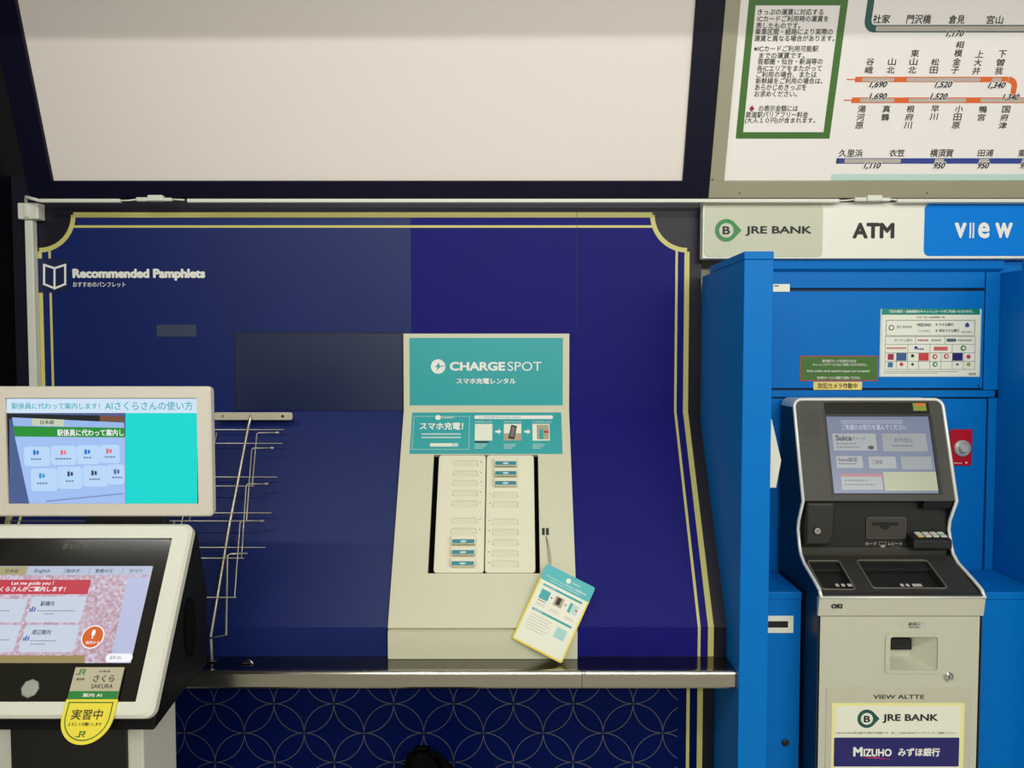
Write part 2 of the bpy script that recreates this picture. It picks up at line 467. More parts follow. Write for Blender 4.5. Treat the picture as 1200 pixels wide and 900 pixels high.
fm = thing('fare_map', 'overhead railway fare map with orange, blue and dark green route lines in a beige frame', 'map', T.P(1.0, vbot, -0.05))
ju0 = T.uv(848, 212)[0]; ju1 = T.uv(1285, 212)[0]; fe = T.uv(1310, 212)[0]
m = MB(); sign_frame(m, BEIGE, fu1 + 0.0016, fe, ju0, ju1, 0.0)
for px, py in ((834, 210), (866, 226), (1085, 226)):
    q = T.uv(px, py); m.lathe(SEAM, T, q[0], q[1], [(0.002, 0.0062), (0.0016, 0.0072)], 12)
m.build('frame', fm)
m = MB(); m.prism(MAPWHITE, T, rrect(ju0 + 0.0005, 0.0005, ju1 - 0.0005, vtop_ - 0.0505), -0.03, -0.004); m.build('panel', fm)
TM = T.off(-0.004)
m = MB()
# green notice border
g = (TM.uv(862, 163)[0], TM.uv(915, 162.5)[1], TM.uv(972, 162)[0], TM.uv(920, -28)[1])
gw = TM.uv(870, 160)[0] - TM.uv(862, 160)[0]
m.ringstrip(GREEN, TM, rrect(*g), rrect(g[0] + gw, g[1] + gw * 0.9, g[2] - gw, g[3] - gw * 3.6), 0.0006)
# dark green line with its grey bar
prect(m, DTEAL, TM, 1024, 29.3, 1262, 38, 0.0005)
prect(m, LGREY, TM, 1026, 30.6, 1262, 36.6, 0.0008, 0.004)
c = TM.uv(1026, 24); r1 = TM.uv(1026, 24)[1] - TM.uv(1026, 38)[1]; wl = TM.uv(1023, 33)[1] - TM.uv(1023, 41.7)[1]
wl = TM.uv(600, 29.3)[1] - TM.uv(600, 38)[1]
m.ringstrip(DTEAL, TM, [(c[0] + r1 * math.cos(PI + t), c[1] + r1 * math.sin(PI + t)) for t in [PI / 2 * k / 10 for k in range(11)]],
            [(c[0] + (r1 - wl) * math.cos(PI + t), c[1] + (r1 - wl) * math.sin(PI + t)) for t in [PI / 2 * k / 10 for k in range(11)]], 0.0005, closed=False)
m.poly(DTEAL, TM, [(c[0] - r1, c[1]), (c[0] - r1 + wl, c[1]), (c[0] - r1 + wl, vtop_ - 0.06), (c[0] - r1, vtop_ - 0.06)], 0.0005)
# orange lines
prect(m, ORANGE, TM, 1002, 90, 1181.5, 96.4, 0.0004); prect(m, ORANGE, TM, 992, 92.4, 1003, 93.8, 0.0005)
for a, b in ((1010, 1048), (1062, 1149), (1162, 1174)): prect(m, LGREY, TM, a, 91.3, b, 95.6, 0.0008, 0.004)
c = TM.uv(1180, 102.5); r1 = c[1] * -1 + TM.uv(1180, 90)[1]; wl = TM.uv(1180, 90)[1] - TM.uv(1180, 97)[1]
arc = [PI / 2 - PI / 2 * k / 10 for k in range(11)]
m.ringstrip(ORANGE, TM, [(c[0] + r1 * math.cos(t), c[1] + r1 * math.sin(t)) for t in arc], [(c[0] + (r1 - wl) * math.cos(t), c[1] + (r1 - wl) * math.sin(t)) for t in arc], 0.0005, closed=False)
m.poly(ORANGE, TM, [(c[0] + r1 - wl, c[1] - 0.02), (c[0] + r1, c[1] - 0.02), (c[0] + r1, c[1]), (c[0] + r1 - wl, c[1])], 0.0005)
prect(m, ORANGE, TM, 998, 114.2, 1262, 120.8, 0.0005); prect(m, ORANGE, TM, 988.5, 116.8, 999, 118.2, 0.0005)
for a, b in ((1007.5, 1048), (1064.5, 1132), (1148.5, 1262)): prect(m, LGREY, TM, a, 115.4, b, 119.8, 0.0008, 0.004)
# blue line, pale band
prect(m, RBLUE, TM, 981, 185.4, 1262, 191.8, 0.0005); prect(m, BINK, TM, 980, 185.4, 982.5, 191.8, 0.0007)
for a, b in ((989.5, 1055.5), (1095, 1106), (1147, 1159), (1197, 1208)): prect(m, LGREY, TM, a, 186.2, b, 191.0, 0.0008, 0.003)
prect(m, PALET, TM, 974, 204, 1262, 211.5, 0.0005)
m.build('route_lines', fm)
m = MB()
for s_, x0, x1, y in (('きっぷの運賃に対応する', 888, 965, 14), ('ICカードご利用時の運賃を', 887.5, 971, 22), ('表したものです。', 886, 938, 30), ('乗車区間・経路により実際の', 885, 976, 37.2),
                      ('運賃と異なる場合があります。', 884, 978, 45), ('※ICカードご利用可能駅', 883.5, 959, 57), ('までの運賃です。', 889.5, 943, 65), ('首都圏・仙台・新潟等の', 888, 964, 72),
                      ('各ICエリアをまたがって', 887, 963, 80), ('ご利用の場合、または', 886.5, 957, 87.3), ('新幹線をご利用の場合は、', 885.5, 964, 94.7), ('あらかじめきっぷを', 884.6, 945, 102.3),
                      ('お求めください。', 884, 934, 110), ('の表示金額には', 889, 935, 127), ('鉄道駅バリアフリー料金', 874, 947, 134.3), ('(大人１０円)が含まれます。', 873, 955.5, 141.5)):
    text(m, BINK, TM, s_, (x0, y - 3.7, x1, y + 3.7), 0.0006, 0.014)
q = TM.uv(881, 127.3); m.poly(MAROON, TM, [(q[0] - .007, q[1]), (q[0], q[1] - .008), (q[0] + .007, q[1]), (q[0], q[1] + .008)], 0.0006)
for s_, x0, x1, y0, y1 in (('社家', 1023, 1043, 17, 27.5), ('門沢橋', 1062.5, 1091, 17, 28), ('倉見', 1112, 1130.5, 17.5, 28), ('宮山', 1156, 1175.5, 18, 28.3),
                           ('久里浜', 983, 1011, 175, 184), ('衣笠', 1042, 1060, 175, 183.5), ('横須賀', 1090, 1117, 174.5, 184), ('田浦', 1146, 1164, 175, 183.5), ('東逗子', 1193, 1220, 175, 184)):
    text(m, BINK, TM, s_, (x0, y0, x1, y1), 0.0006, 0.019)
for s_, x, y0, y1 in (('谷峨', 1019, 67.5, 87), ('山北', 1044.5, 67.5, 87), ('東山北', 1070.5, 57.5, 87), ('松田', 1095, 68, 87), ('相模金子', 1122, 47.5, 87), ('上大井', 1146, 58.5, 88), ('下曽我', 1172.5, 58.5, 88),
                      ('湯河原', 1008.5, 123, 151.8), ('真鶴', 1038, 123, 142), ('根府川', 1065.5, 123, 151.5), ('早川', 1095, 123, 141.5), ('小田原', 1122, 123, 151.5), ('鴨宮', 1151, 123.5, 142.3), ('国府津', 1177, 123.5, 151.8)):
    vtext(m, BINK, TM, s_, x, y0, y1, 9.4, 0.0006, 0.018)
for s_, x0, x1, y0, y1 in (('1,170', 1108.5, 1129.5, 35.2, 43), ('1,690', 1018.5, 1039.5, 95, 102.6), ('1,520', 1095, 1115.5, 95.2, 102.8), ('1,340', 1157.5, 1178, 96, 103.6), ('1,690', 1018, 1039, 109, 117), ('1,520', 1089.5, 1110, 109.2, 117),
                           ('1,340', 1174, 1194, 110, 118), ('1,110', 1012, 1032, 190, 197.6), ('950', 1094, 1107.5, 190, 196.6), ('950', 1145.5, 1159, 190, 196.6), ('950', 1195.5, 1209, 190, 196.6)):
    text(m, MAPWHITE, TM, s_, (x0 - 0.8, y0 - 0.8, x1 + 0.8, y1 + 1.8), 0.0010, 0.09, 0.3)
    text(m, BINK, TM, s_, (x0, y0, x1, y1 + 1.0), 0.0014, 0.03, 0.3)
m.build('lettering', fm)

# ------------------------------------------------------------------ header board over the cash machine booth
YH = 1.955
H = wall_frame(YH)
hb = thing('header_board', 'long white header board with grey and bright blue plates above the blue booth', 'sign', H.at(1040, 303) + Vector((0, 0.02, 0)))
hu = H.rect(823.5, 237, 1330, 303)
m = MB(); m.prism(HEADW, H, rrect(*hu), -0.028, 0, 0.002); m.build('board', hb)
m = MB(); m.prism(PLATEG, H, rrect(*H.rect(825.5, 240, 964, 301), 0.012), 0.0003, 0.0016, 0.0006); m.build('grey_plate', hb)
def arrow_logo(mb, fr, cx, cy, tipx, r, d=0.0008, green=JGREEN, inner=WINK):
    q = fr.uv(cx, cy); R_ = abs(fr.uv(cx + r, cy)[0] - q[0]); tx = fr.uv(tipx, cy)[0]
    tl = tx - q[0]; a0 = math.acos(R_ / tl * 0.98)
    pts = [(tx, q[1])] + [(q[0] + R_ * math.cos(a0 + (2 * PI - 2 * a0) * k / 40), q[1] + R_ * math.sin(a0 + (2 * PI - 2 * a0) * k / 40)) for k in range(41)]
    mb.poly(green, fr, pts, d)
    mb.poly(inner, fr, circle(q[0], q[1], R_ * 0.64), d * 1.5)
    h = R_ * 0.36
    text(mb, BINK, fr, 'B', (q[0] - h * 0.95, q[1] - h, q[0] + h * 0.95, q[1] + h), d * 2, 0.03, px=False)
H1 = H.off(0.0016)
m = MB(); arrow_logo(m, H1, 851, 270, 869, 13.2, inner=PLATEG); m.build('logo', hb)
m = MB(); text(m, BINK, H1, 'JRE BANK', (873.5, 265, 951, 276.5), 0.0006, 0.03)
text(m, BINK, H, 'ATM', (999, 261, 1048, 279.5), 0.0006, 0.045); m.build('lettering', hb)
m = MB(); m.prism(VIEWB, H, rrect(*H.rect(1083, 239, 1318, 300), 0.014), 0.0003, 0.0016, 0.0006); m.build('blue_plate', hb)
m = MB()
text(m, WINK, H1, 'v', (1118.5, 261, 1132.5, 279), 0.0006, 0.03)
for a, b in ((1136, 1137.8), (1139.6, 1141.4)): prect(m, WINK, H1, a, 261, b, 279, 0.0006)
text(m, WINK, H1, 'e', (1146, 260.6, 1159.5, 279.4), 0.0006, 0.03)
text(m, WINK, H1, 'w', (1166, 261, 1186.5, 279), 0.0006, 0.03)
m.build('view_lettering', hb)

# ------------------------------------------------------------------ cable ducts and clips under the signs
D = wall_frame(1.93)
def duct_run(name, label, x0, x1, y0=232.8, y1=237):
    m = MB(); b = D.rect(x0, y0, x1, y1)
    m.box(DUCT, (b[0], 1.93, EYE.z + b[1]), (b[2], 1.943, EYE.z + b[3]), 0.0015)
    o = m.build(name); return tag(o, label, 'cable duct', 'white cable ducts around the navy wall')
duct_run('cable_duct', 'short white cable duct at the top left corner under the blank sign', 46, 140)
duct_run('cable_duct', 'longest white cable duct running between the two cable connectors under the signs', 219, 984)
duct_run('cable_duct', 'white cable duct above the bright blue plate of the header board', 1052, 1330)
def connector(cx, y, label):
    t = thing('cable_connector', label, 'cable connector', D.at(cx, y), 'white cable connectors under the signs')
    m = MB()
    q = [D.at(cx + a, y + b) + Vector((0, 0.006, 0)) for a, b in ((-22, 1.5), (-12, 0.2), (-3, -0.4), (8, 0.6), (18, 0.8))]
    m.box(DUCT, D.at(cx - 6, y + 2.6) - Vector((0, 0.004, 0)), D.at(cx + 12, y - 4.6) + Vector((0, 0.012, 0)), 0.003)
    m.box(DUCT, D.at(cx - 20, y + 2.6) - Vector((0, 0.001, 0)), D.at(cx - 6, y - 2.2) + Vector((0, 0.010, 0)), 0.003)
    m.box(DUCT, D.at(cx + 12, y + 2.4) - Vector((0, 0.001, 0)), D.at(cx + 22, y - 1.6) + Vector((0, 0.010, 0)), 0.002)
    m.build('plug', t)
    MB().tube(DUCT, [D.at(cx - 40, y + 1.4) + Vector((0, .006, 0)), D.at(cx - 30, y + 1.2) + Vector((0, .006, 0)), D.at(cx - 20, y) + Vector((0, .006, 0))], 0.0022).build('cord', t)
    MB().tube(DUCT, [D.at(cx + 22, y) + Vector((0, .006, 0)), D.at(cx + 30, y + 0.3) + Vector((0, .006, 0)), D.at(cx + 36, y + 0.6) + Vector((0, .006, 0))], 0.0022).build('cord', t)
connector(179, 233.2, 'white cable connector under the lower edge of the blank sign')
connector(1022, 233.2, 'white cable connector under the fare map above the header board')
# vertical duct and clip at the left corner
VD = wall_frame(1.985)
m = MB(); a = VD.at(30.5, 258); b = VD.at(41, 520)
m.box(DUCT, (a.x, 1.978, b.z), (a.x + 0.021, 1.998, a.z), 0.002)
tag(m.build('cable_duct'), 'white cable duct running down the left corner of the navy wall', 'cable duct', 'white cable ducts around the navy wall')
cl = MB(); a = VD.at(25.5, 258); b = VD.at(49, 239)
cl.box(DUCT, (a.x, 1.968, a.z), (b.x, 1.999, b.z), 0.003)
cl.box(DUCT, (a.x + 0.018, 1.964, a.z + 0.004), (a.x + 0.03, 1.970, b.z - 0.004), 0.002)
cl.tube(DUCT, [VD.at(34, 239) + Vector((0, -.01, -.004)), VD.at(36, 236) + Vector((0, -.02, 0)), VD.at(41, 234) + Vector((0, -.035, 0)), D.at(45.5, 234.9) + Vector((0, .006, 0))], 0.004)
tag(cl.build('corner_clip'), 'white ribbed clip with a bent cable at the top left corner of the navy wall', 'cable clip')

# ------------------------------------------------------------------ items on the navy wall
m = MB()
o_ = W.rect(276, 390.5, 472, 481); m.prism(mat('cover_navy', (16, 32, 70), 0.3, spec=0.6, var=0.08, scale=5), W, rrect(*o_, 0.001), 0.001, 0.0035, 0.0008)
m.ringstrip(SEAM, W, rrect(o_[0] - .003, o_[1], o_[2] + .003, o_[3] + .003), rrect(*o_), 0.0012)
tag(m.build('cover_panel'), 'plain dark navy cover panel set in the wall left of the charging station', 'panel')
m = MB(); m.prism(mat('faded_label', (48, 62, 84), 0.6, var=0.15, scale=60), W, rrect(*W.rect(184, 380.5, 230.5, 394.5), 0.001), 0.0012, 0.0018)
tag(m.build('faded_label'), 'small blank grey-green label stuck below the pamphlet heading', 'label')
st = thing('heading_sticker', 'heading sticker for pamphlets with an open book symbol on the navy wall', 'sticker', W.at(60, 340))
FILM = mat('navy_film', (18, 30, 76), 0.45, var=0.1)
m = MB(); m.poly(FILM, W, rrect(*W.rect(41, 303, 80, 343)), 0.0016)
m.build('film', st)
m = MB()
def bookline(pts, w=0.0055):
    for i in range(len(pts) - 1):
        a = Vector(W.uv(*pts[i])); b = Vector(W.uv(*pts[i + 1])); t = (b - a).normalized(); n = Vector((-t.y, t.x)) * w / 2; a -= t * w / 2; b += t * w / 2
        m.poly(WINK, W, [tuple(a - n), tuple(b - n), tuple(b + n), tuple(a + n)], 0.0022 + i * 4e-5)
bookline([(64.5, 314.5), (52.3, 310.5), (52.3, 333), (64.5, 338), (77, 333), (77, 310.5), (64.5, 314.5), (64.5, 337)])
m.build('book_symbol', st)
m = MB(); text(m, WINK, W, 'Recommended Pamphlets', (85.5, 315, 241, 329), 0.0022, 0.06); text(m, WINK, W, 'おすすめのパンフレット', (86, 330.5, 147.5, 336.5), 0.0022, 0.012)
m.build('lettering', st)

# ------------------------------------------------------------------ charging station
cst = thing('charging_station', 'cream phone battery charging station with a teal top sign on the navy wall', 'charging station', Vector((-0.07, YL - 0.01, z_shelf)))
CT = 0.016
WC = W.off(CT); SCF = S.off(CT); LC = L.off(CT)
cxl, cxr = WC.uv(473, 440)[0], WC.uv(667, 440)[0]
zt = WC.at(570, 391).z
mk = 0.5 * math.atan2(YW - YL, z_kink - z_low)      # half the fold angle
kd = CT * math.tan(mk)
# upper flat part, lower flat part
m = MB()
m.extrude_x(CREAM, [(YW - 0.001, zt), (YW - CT, zt), (YW - CT, z_kink - kd), (YW - 0.001, z_kink)], cxl, cxr)
m.extrude_x(CREAM, [(YL - 0.001, z_low), (YL - CT, z_low - kd), (YL - CT, z_shelf + 0.001), (YL - 0.001, z_shelf + 0.001)], cxl, cxr)
vt2 = SLEN - kd; vb2 = -kd
bu0, bv0 = SCF.uv(503, 672); bu1, bv1 = SCF.uv(627.5, 533)
bu0 = (SCF.uv(508, 533)[0] + SCF.uv(501.5, 672)[0]) / 2; bu1 = (SCF.uv(630.5, 533)[0] + SCF.uv(633, 672)[0]) / 2
for q in ((cxl, vb2, cxr, bv0), (cxl, bv1, cxr, vt2), (cxl, bv0, bu0, bv1), (bu1, bv0, cxr, bv1)):
    m.prism(CREAM, SCF, rrect(*q), -CT + 0.001, 0)
m.build('housing', cst)
m = MB(); m.poly(mat('bay_black', (3, 3, 4), 0.8, spec=0.05), SCF, rrect(bu0, bv0, bu1, bv1), -CT + 0.0015)
m.build('bay', cst)
# top sign
m = MB(); m.poly(TEAL, WC, rrect(*WC.rect(480, 396, 659.5, 475)), 0.0006); m.build('top_sign', cst)
m = MB(); q = WC.uv(513.5, 429.5); rr = abs(WC.uv(522, 429)[0] - q[0])
m.poly(WINK, WC, circle(q[0], q[1], rr, 32), 0.0012)
m.poly(TEAL, WC, [(q[0] + a * rr, q[1] + b * rr) for a, b in ((0.12, .55), (-.42, -.1), (-.08, -.1), (-.25, -.6), (.38, .0), (.95, .02), (.95, .1), (.2, .12))], 0.0016)
m.build('logo', cst)
m = MB(); text(m, WINK, WC, 'CHARGE', (527, 424, 592, 434.5), 0.0012, 0.04); text(m, WINK, WC, 'SPOT', (595, 424, 634.5, 434.5), 0.0012, -0.006)
text(m, WINK, WC, 'スマホ充電レンタル', (535, 443, 604.5, 450), 0.0012, 0.03); m.build('lettering', cst)
# instruction strip on the slope
m = MB(); a = SCF.rect(481.5, 483.5, 658.5, 532); m.poly(TEAL, SCF, rrect(*a), 0.0006)
m.build('instruction_strip', cst)
m = MB(); d_ = 0.0011
outline(m, PAPER, SCF, 484, 488, 550, 527, 0.0008, d_)
q = SCF.uv(513.5, 489.5); m.poly(WINK, SCF, circle(q[0], q[1], .0075), d_ * 1.2)
prect(m, WINK, SCF, 556, 487, 648, 491.2, d_, 0.004)
text(m, TEALD, SCF, 'レンタル方法 How to rent a battery', (562, 488, 610, 490.4), d_ * 1.5, 0.01)
for x0, x1 in ((556.5, 577), (590.5, 611), (624, 644)): prect(m, PAPER, SCF, x0, 497, x1, 516.5, d_)
for x in (584, 618):
    q = SCF.uv(x, 506); m.poly(WINK, SCF, [(q[0] - .008, q[1] - .003), (q[0], q[1] - .003), (q[0], q[1] - .008), (q[0] + .008, q[1]), (q[0], q[1] + .008), (q[0], q[1] + .003), (q[0] - .008, q[1] + .003)], d_)
prect(m, TAN, SCF, 590.5, 508, 611, 516.5, d_ * 1.2)
q = SCF.uv(600.5, 506.5); m.poly(BINK, SCF, [(q[0] - .011, q[1] - .018), (q[0] + .005, q[1] - .021), (q[0] + .012, q[1] + .017), (q[0] - .003, q[1] + .021)], d_ * 1.5)
m.poly(GINK, SCF, [(q[0] - .007, q[1] - .013), (q[0] + .004, q[1] - .015), (q[0] + .008, q[1] + .013), (q[0] - .001, q[1] + .016)], d_ * 2)
prect(m, TAN, SCF, 629, 498, 643, 515, d_ * 1.2); prect(m, TEAL, SCF, 632, 503, 636.5, 515, d_ * 1.6); prect(m, REDI, SCF, 637.5, 505, 643, 507.6, d_ * 1.6)
prect(m, BINK, SCF, 556.5, 517.2, 573, 519, d_)
for x, w in ((556.5, 20), (590.5, 20), (624, 22)): text(m, WINK, SCF, 'スマホでスキャンする', (x, 493.5, x + w, 496), d_, 0.01)
for x in (556.5, 590.5, 624):
    for k, w in enumerate((18, 16, 12)): prect(m, PALET, SCF, x, 520.5 + 2.2 * k, x + w * 0.8, 521.3 + 2.2 * k, d_)
prect(m, PAPER, SCF, 504, 519.5, 530, 523.5, d_); prect(m, PALET, SCF, 530.5, 519.5, 537, 523.5, d_)
text(m, WINK, SCF, 'スマホ充電！', (492, 495, 543, 504), d_, 0.03); text(m, WINK, SCF, 'CHARGESPOT', (518, 488.6, 532, 490.6), d_, 0.02)
for y in (508, 512): prect(m, PALET, SCF, 494, y, 540, y + 1.6, d_)
m.build('instruction_print', cst)
# two slot modules
mg = 0.0035
wmod = (bu1 - bu0 - 2 * 0.0125)
umid = (SCF.uv(569.5, 533)[0] + SCF.uv(568, 672)[0]) / 2
ML = (SCF.uv(515, 533)[0] + SCF.uv(507.5, 672)[0]) / 2; MRr = (SCF.uv(625.5, 533)[0] + SCF.uv(627.5, 672)[0]) / 2
BANKS = []
def module(u0, u1, slot_c, dot_u, ys, filled):
    mm = MB(); mm.prism(CREAM2, SCF, rrect(u0, bv0 + 0.001, u1, bv1 - 0.001, 0.008), -CT + 0.003, 0.001, 0.0015)
    o = mm.build('slot_module', cst)
    s2 = MB()
    for i, y in enumerate(ys):
        v = SCF.uv(570, y)[1]; hw = 0.031
        if i not in filled:
            s2.prism(CREAMSH, SCF, rrect(slot_c - hw, v - .016, slot_c + hw, v, 0.005), 0.0011, 0.0016, 0.0003)
            pts = [(slot_c - hw, v - .014)] + [(slot_c - hw + .006 + .006 * math.cos(t), v - .006 + .006 * math.sin(t)) for t in (PI, PI * .83, PI * .66, PI * .5)]
            pts += [(slot_c + hw - .006 + .006 * math.cos(t), v - .006 + .006 * math.sin(t)) for t in (PI * .5, PI * .33, PI * .16, 0)] + [(slot_c + hw, v - .014)]
            s2.tube(CREAM2, [SCF.P(a, b, 0.0022) for a, b in pts], 0.0016, 6)
        else: BANKS.append((slot_c, v))
    s2.build('slot', o)['kind'] = 'stuff'
    s3 = MB()
    for i, y in enumerate(ys):
        v = SCF.uv(570, y)[1]
        s3.poly(BINK if i not in filled else WINK, SCF, circle(dot_u, v - .004, .0014, 10), 0.0016)
    s3.build('indicator_dots', o)
ysl = [540, 552, 563, 575, 587, 607, 619, 630.5, 643, 656]
ysr = [540, 551.5, 563, 577, 588, 608.5, 620.5, 632.5, 645, 657.5]
def scen(a, b): return (SCF.uv(*a)[0] + SCF.uv(*b)[0]) / 2
scl = scen((546, 540), (543, 660)); scr_ = scen((592, 540), (593, 660))
module(ML, umid - 0.0012, scl, scen((563.5, 543), (562.5, 620)), ysl, (7, 8, 9))
module(umid + 0.0012, MRr, scr_, scen((574, 543), (574.5, 620)), ysr, (0, 1, 2))
m = MB()
for x0, x1 in ((635.3, 638.3), (640, 643)): prect(m, BLK, SCF, x0, 619, x1, 627, 0.0004, 0.001, 0.004)
m.build('hook', cst)
# power banks in six slots
names = [('teal and cream power bank in the left column, uppermost of its three',), ('teal and cream power bank in the left column, between two others',), ('teal and cream power bank in the left column, lowest of its three',),
         ('teal and cream power bank at the top of the right column',), ('teal and cream power bank in the right column, between two others',), ('teal and cream power bank in the right column, lowest of its three',)]
src = None
for i, (u, v) in enumerate(BANKS):
    base = SCF.P(u, v - 0.012, 0.0018)
    if src is None:
        src = thing('power_bank', '', 'power bank', base, 'power banks in the charging station'); base0 = base
        m = MB(); m.prism(CREAM2, SCF, rrect(u - .030, v - .019, u + .030, v + .003, .004), 0.0018, 0.016, 0.002, 2); m.build('case', src)
        m = MB(); m.poly(TEALD, SCF, rrect(u - .027, v - .0175, u + .027, v - .0075, .001), 0.0163)
        m.poly(PALET, SCF, ellipse(u, v - .0128, .008, .0026, 16), 0.0167); m.build('label', src)
        tag(src, names[i][0], 'power bank')
    else:
        r = src.copy(); COL.objects.link(r); r.location = base; r['label'] = names[i][0]
        for ch in list(src.children):
            c = ch.copy(); COL.objects.link(c); c.parent = r
# hanging instruction card
# it stands on one corner on the counter and leans clear of the station's lower edge
yc0 = 1.678; yc1 = YL - CT - 0.006
CP = Frame((0, yc0, z_shelf + 0.001), (1, 0, 0), (0, yc1 - yc0, z_low - z_shelf))
q_ = [Vector(CP.uv(*p)) for p in ((644, 664), (702, 691), (658, 780), (601, 748))]
uu = ((q_[1] - q_[0]) + (q_[2] - q_[3])).normalized()
C = Frame(CP.P(q_[2].x, max(q_[2].y, 0.0008)), CP.u * uu.x + CP.v * uu.y, CP.v * uu.x - CP.u * uu.y)
low = C.o.copy()
cl_ = -((q_[1] - q_[0]).length + (q_[2] - q_[3]).length) / 2; ch_ = ((q_[0] - q_[3]).length + (q_[1] - q_[2]).length) / 2
card = thing('instruction_card', 'yellow edged instruction card hanging askew from the charging station', 'card', low)
m = MB(); m.prism(YEL, C, rrect(cl_, 0, 0, ch_, 0.006), 0, 0.0015); m.build('sheet', card)
m = MB(); e_ = 0.004; hh = ch_ * 0.80
m.poly(PAPER, C, rrect(cl_ + e_, e_, -e_, hh), 0.0019)
m.poly(mat('card_teal', (70, 185, 190), 0.45), C, rrect(cl_, hh, 0, ch_, 0.006), 0.0021)
w_ = -cl_
def cu(f): return cl_ + w_ * f
for v in (0.74, 0.42): m.poly(TEAL, C, rrect(cu(.1), ch_ * v, cu(.9), ch_ * (v + .028), .003), 0.0023)
for f0, f1, cm in ((.12, .3, TEAL), (.41, .58, TAN), (.7, .88, PALET)): m.poly(cm, C, rrect(cu(f0), ch_ * .58, cu(f1), ch_ * .70), 0.0023)
m.poly(BINK, C, rrect(cu(.45), ch_ * .6, cu(.53), ch_ * .69, .002), 0.0026)
m.poly(TEAL, C, rrect(cu(.7), ch_ * .58, cu(.75), ch_ * .7), 0.0026); m.poly(REDI, C, rrect(cu(.83), ch_ * .63, cu(.87), ch_ * .65), 0.0026)
m.poly(BINK, C, rrect(cu(.13), ch_ * .555, cu(.28), ch_ * .562), 0.0026)
for f in (.355, .64): m.poly(GINK, C, [(cu(f - .02), ch_ * .63), (cu(f + .02), ch_ * .645), (cu(f - .02), ch_ * .66)], 0.0023)
for k in range(6): m.poly(LGREY, C, rrect(cu(.12), ch_ * (.37 - .035 * k), cu(.55 - .06 * (k % 2)), ch_ * (.376 - .035 * k)), 0.0023)
for f0 in (.12, .4, .7):
    for k in range(2): m.poly(LGREY, C, rrect(cu(f0), ch_ * (.52 - .02 * k), cu(f0 + .18), ch_ * (.526 - .02 * k)), 0.0023)
m.poly(mat('pale_tile', (170, 215, 210), 0.5), C, rrect(cu(.66), ch_ * .24, cu(.86), ch_ * .37), 0.0023)
m.build('printed_sheet', card)
m = MB(); m.poly(WINK, C, circle(cu(.5), ch_ * .925, .006), 0.0024)
text(m, WINK, C, 'CHARGESPOT', (cu(.57), ch_ * .915, cu(.75), ch_ * .935), 0.0024, 0.02, px=False)
text(m, WINK, C, 'バッテリーレンタルのご利用方法', (cu(.1), ch_ * .855, cu(.9), ch_ * .88), 0.0024, 0.03, px=False)
text(m, WINK, C, 'How to rent a mobile battery', (cu(.2), ch_ * .825, cu(.8), ch_ * .842), 0.0024, 0.02, px=False)
text(m, WINK, C, 'レンタル方法', (cu(.14), ch_ * .745, cu(.35), ch_ * .763), 0.0026, 0.02, px=False); text(m, WINK, C, '返却方法', (cu(.14), ch_ * .425, cu(.3), ch_ * .443), 0.0026, 0.02, px=False)
m.build('lettering', card)
m = MB()
m.tube(GINK, [SCF.at(640, 628, 0.003), SCF.at(641.5, 640, 0.004), SCF.at(643.5, 657, 0.008), C.P(cu(.06), ch_ * .97, 0.003)], 0.0007, 6)
m.tube(GINK, [SCF.at(640, 628, 0.003), SCF.at(644.5, 645, 0.006), SCF.at(645.5, 660, 0.010), C.P(cu(.08), ch_ * .97, 0.003)], 0.0007, 6)
m.build('string', card)

# ------------------------------------------------------------------ blue cash machine booth
YA = 1.985                                   # back of the booth
A = wall_frame(YA)
PX0 = atY(868, 450, 1.64).x; PX1 = atY(905.5, 450, 1.62).x
YP = 1.625
z_pt = atY(885, 294.5, YP).z
pt = thing('booth_partition', 'tall blue metal partition between the counter and the cash machine', 'partition', (PX0, YP, 0), 'blue booth partitions')
m = MB(); m.box(BLUE, (PX0, YP, 0.0), (PX1, YA - 0.001, z_pt - 0.018), 0.0015); m.build('panel', pt)
m = MB(); m.box(BLUE, (PX0 - 0.0005, YP - 0.0005, z_pt - 0.0172), (PX1 + 0.0005, 1.905, z_pt), 0.0015); m.build('cap', pt)
xr0 = A.uv(1168.5, 480)[0] + EYE.x
z_pr = atY(1171, 313, YA).z - 0.02
pr = thing('booth_partition', 'blue metal partition at the right edge of the photo beside the fare machine booth', 'partition', (xr0, YP, 0), 'blue booth partitions')
pr['label'] = 'blue metal partition right of the cash machine, cut by the edge of the photo'
zpr = atY(1171, 312, YA).z
m = MB(); m.box(BLUE, (xr0, YP, 0.0), (xr0 + 0.078, YA - 0.001, zpr - 0.018), 0.0015); m.build('panel', pr)
m = MB(); m.box(BLUE, (xr0 - 0.0005, YP - 0.0005, zpr - 0.0172), (xr0 + 0.0785, 1.905, zpr), 0.0015); m.build('cap', pr)
# backboard: frame, big upper door, lower door
bb = thing('booth_backboard', 'blue metal backboard with two flush doors behind the cash machine', 'cabinet', (0.95, YA + 0.05, 0.0))
ub0 = PX1 + 0.001; ub1 = xr0 + 0.06; z_bt = H.at(1000, 303).z + 0.03
zz = lambda py: A.uv(1000, py)[1]
m = MB(); m.box(BLUED, (ub0, YA + 0.012, 0.0), (ub1, YA + 0.05, z_bt)); m.build('core', bb)
def plate(name, u0, v0, u1, v1, th=0.010, mm=BLUE):
    p = MB(); p.prism(mm, A, rrect(u0, v0, u1, v1), -0.0118, -0.012 + th, 0.0015); return p.build(name, bb)
ux = lambda px: A.uv(px, 480)[0]
plate('top_rail', ub0, zz(337.5), ux(1151), z_bt - EYE.z, 0.010)
plate('upper_door', ub0, zz(455), ux(1151), zz(341), 0.010)
plate('cross_rail', ub0, zz(465.5), ux(1166), zz(457.5), 0.010)
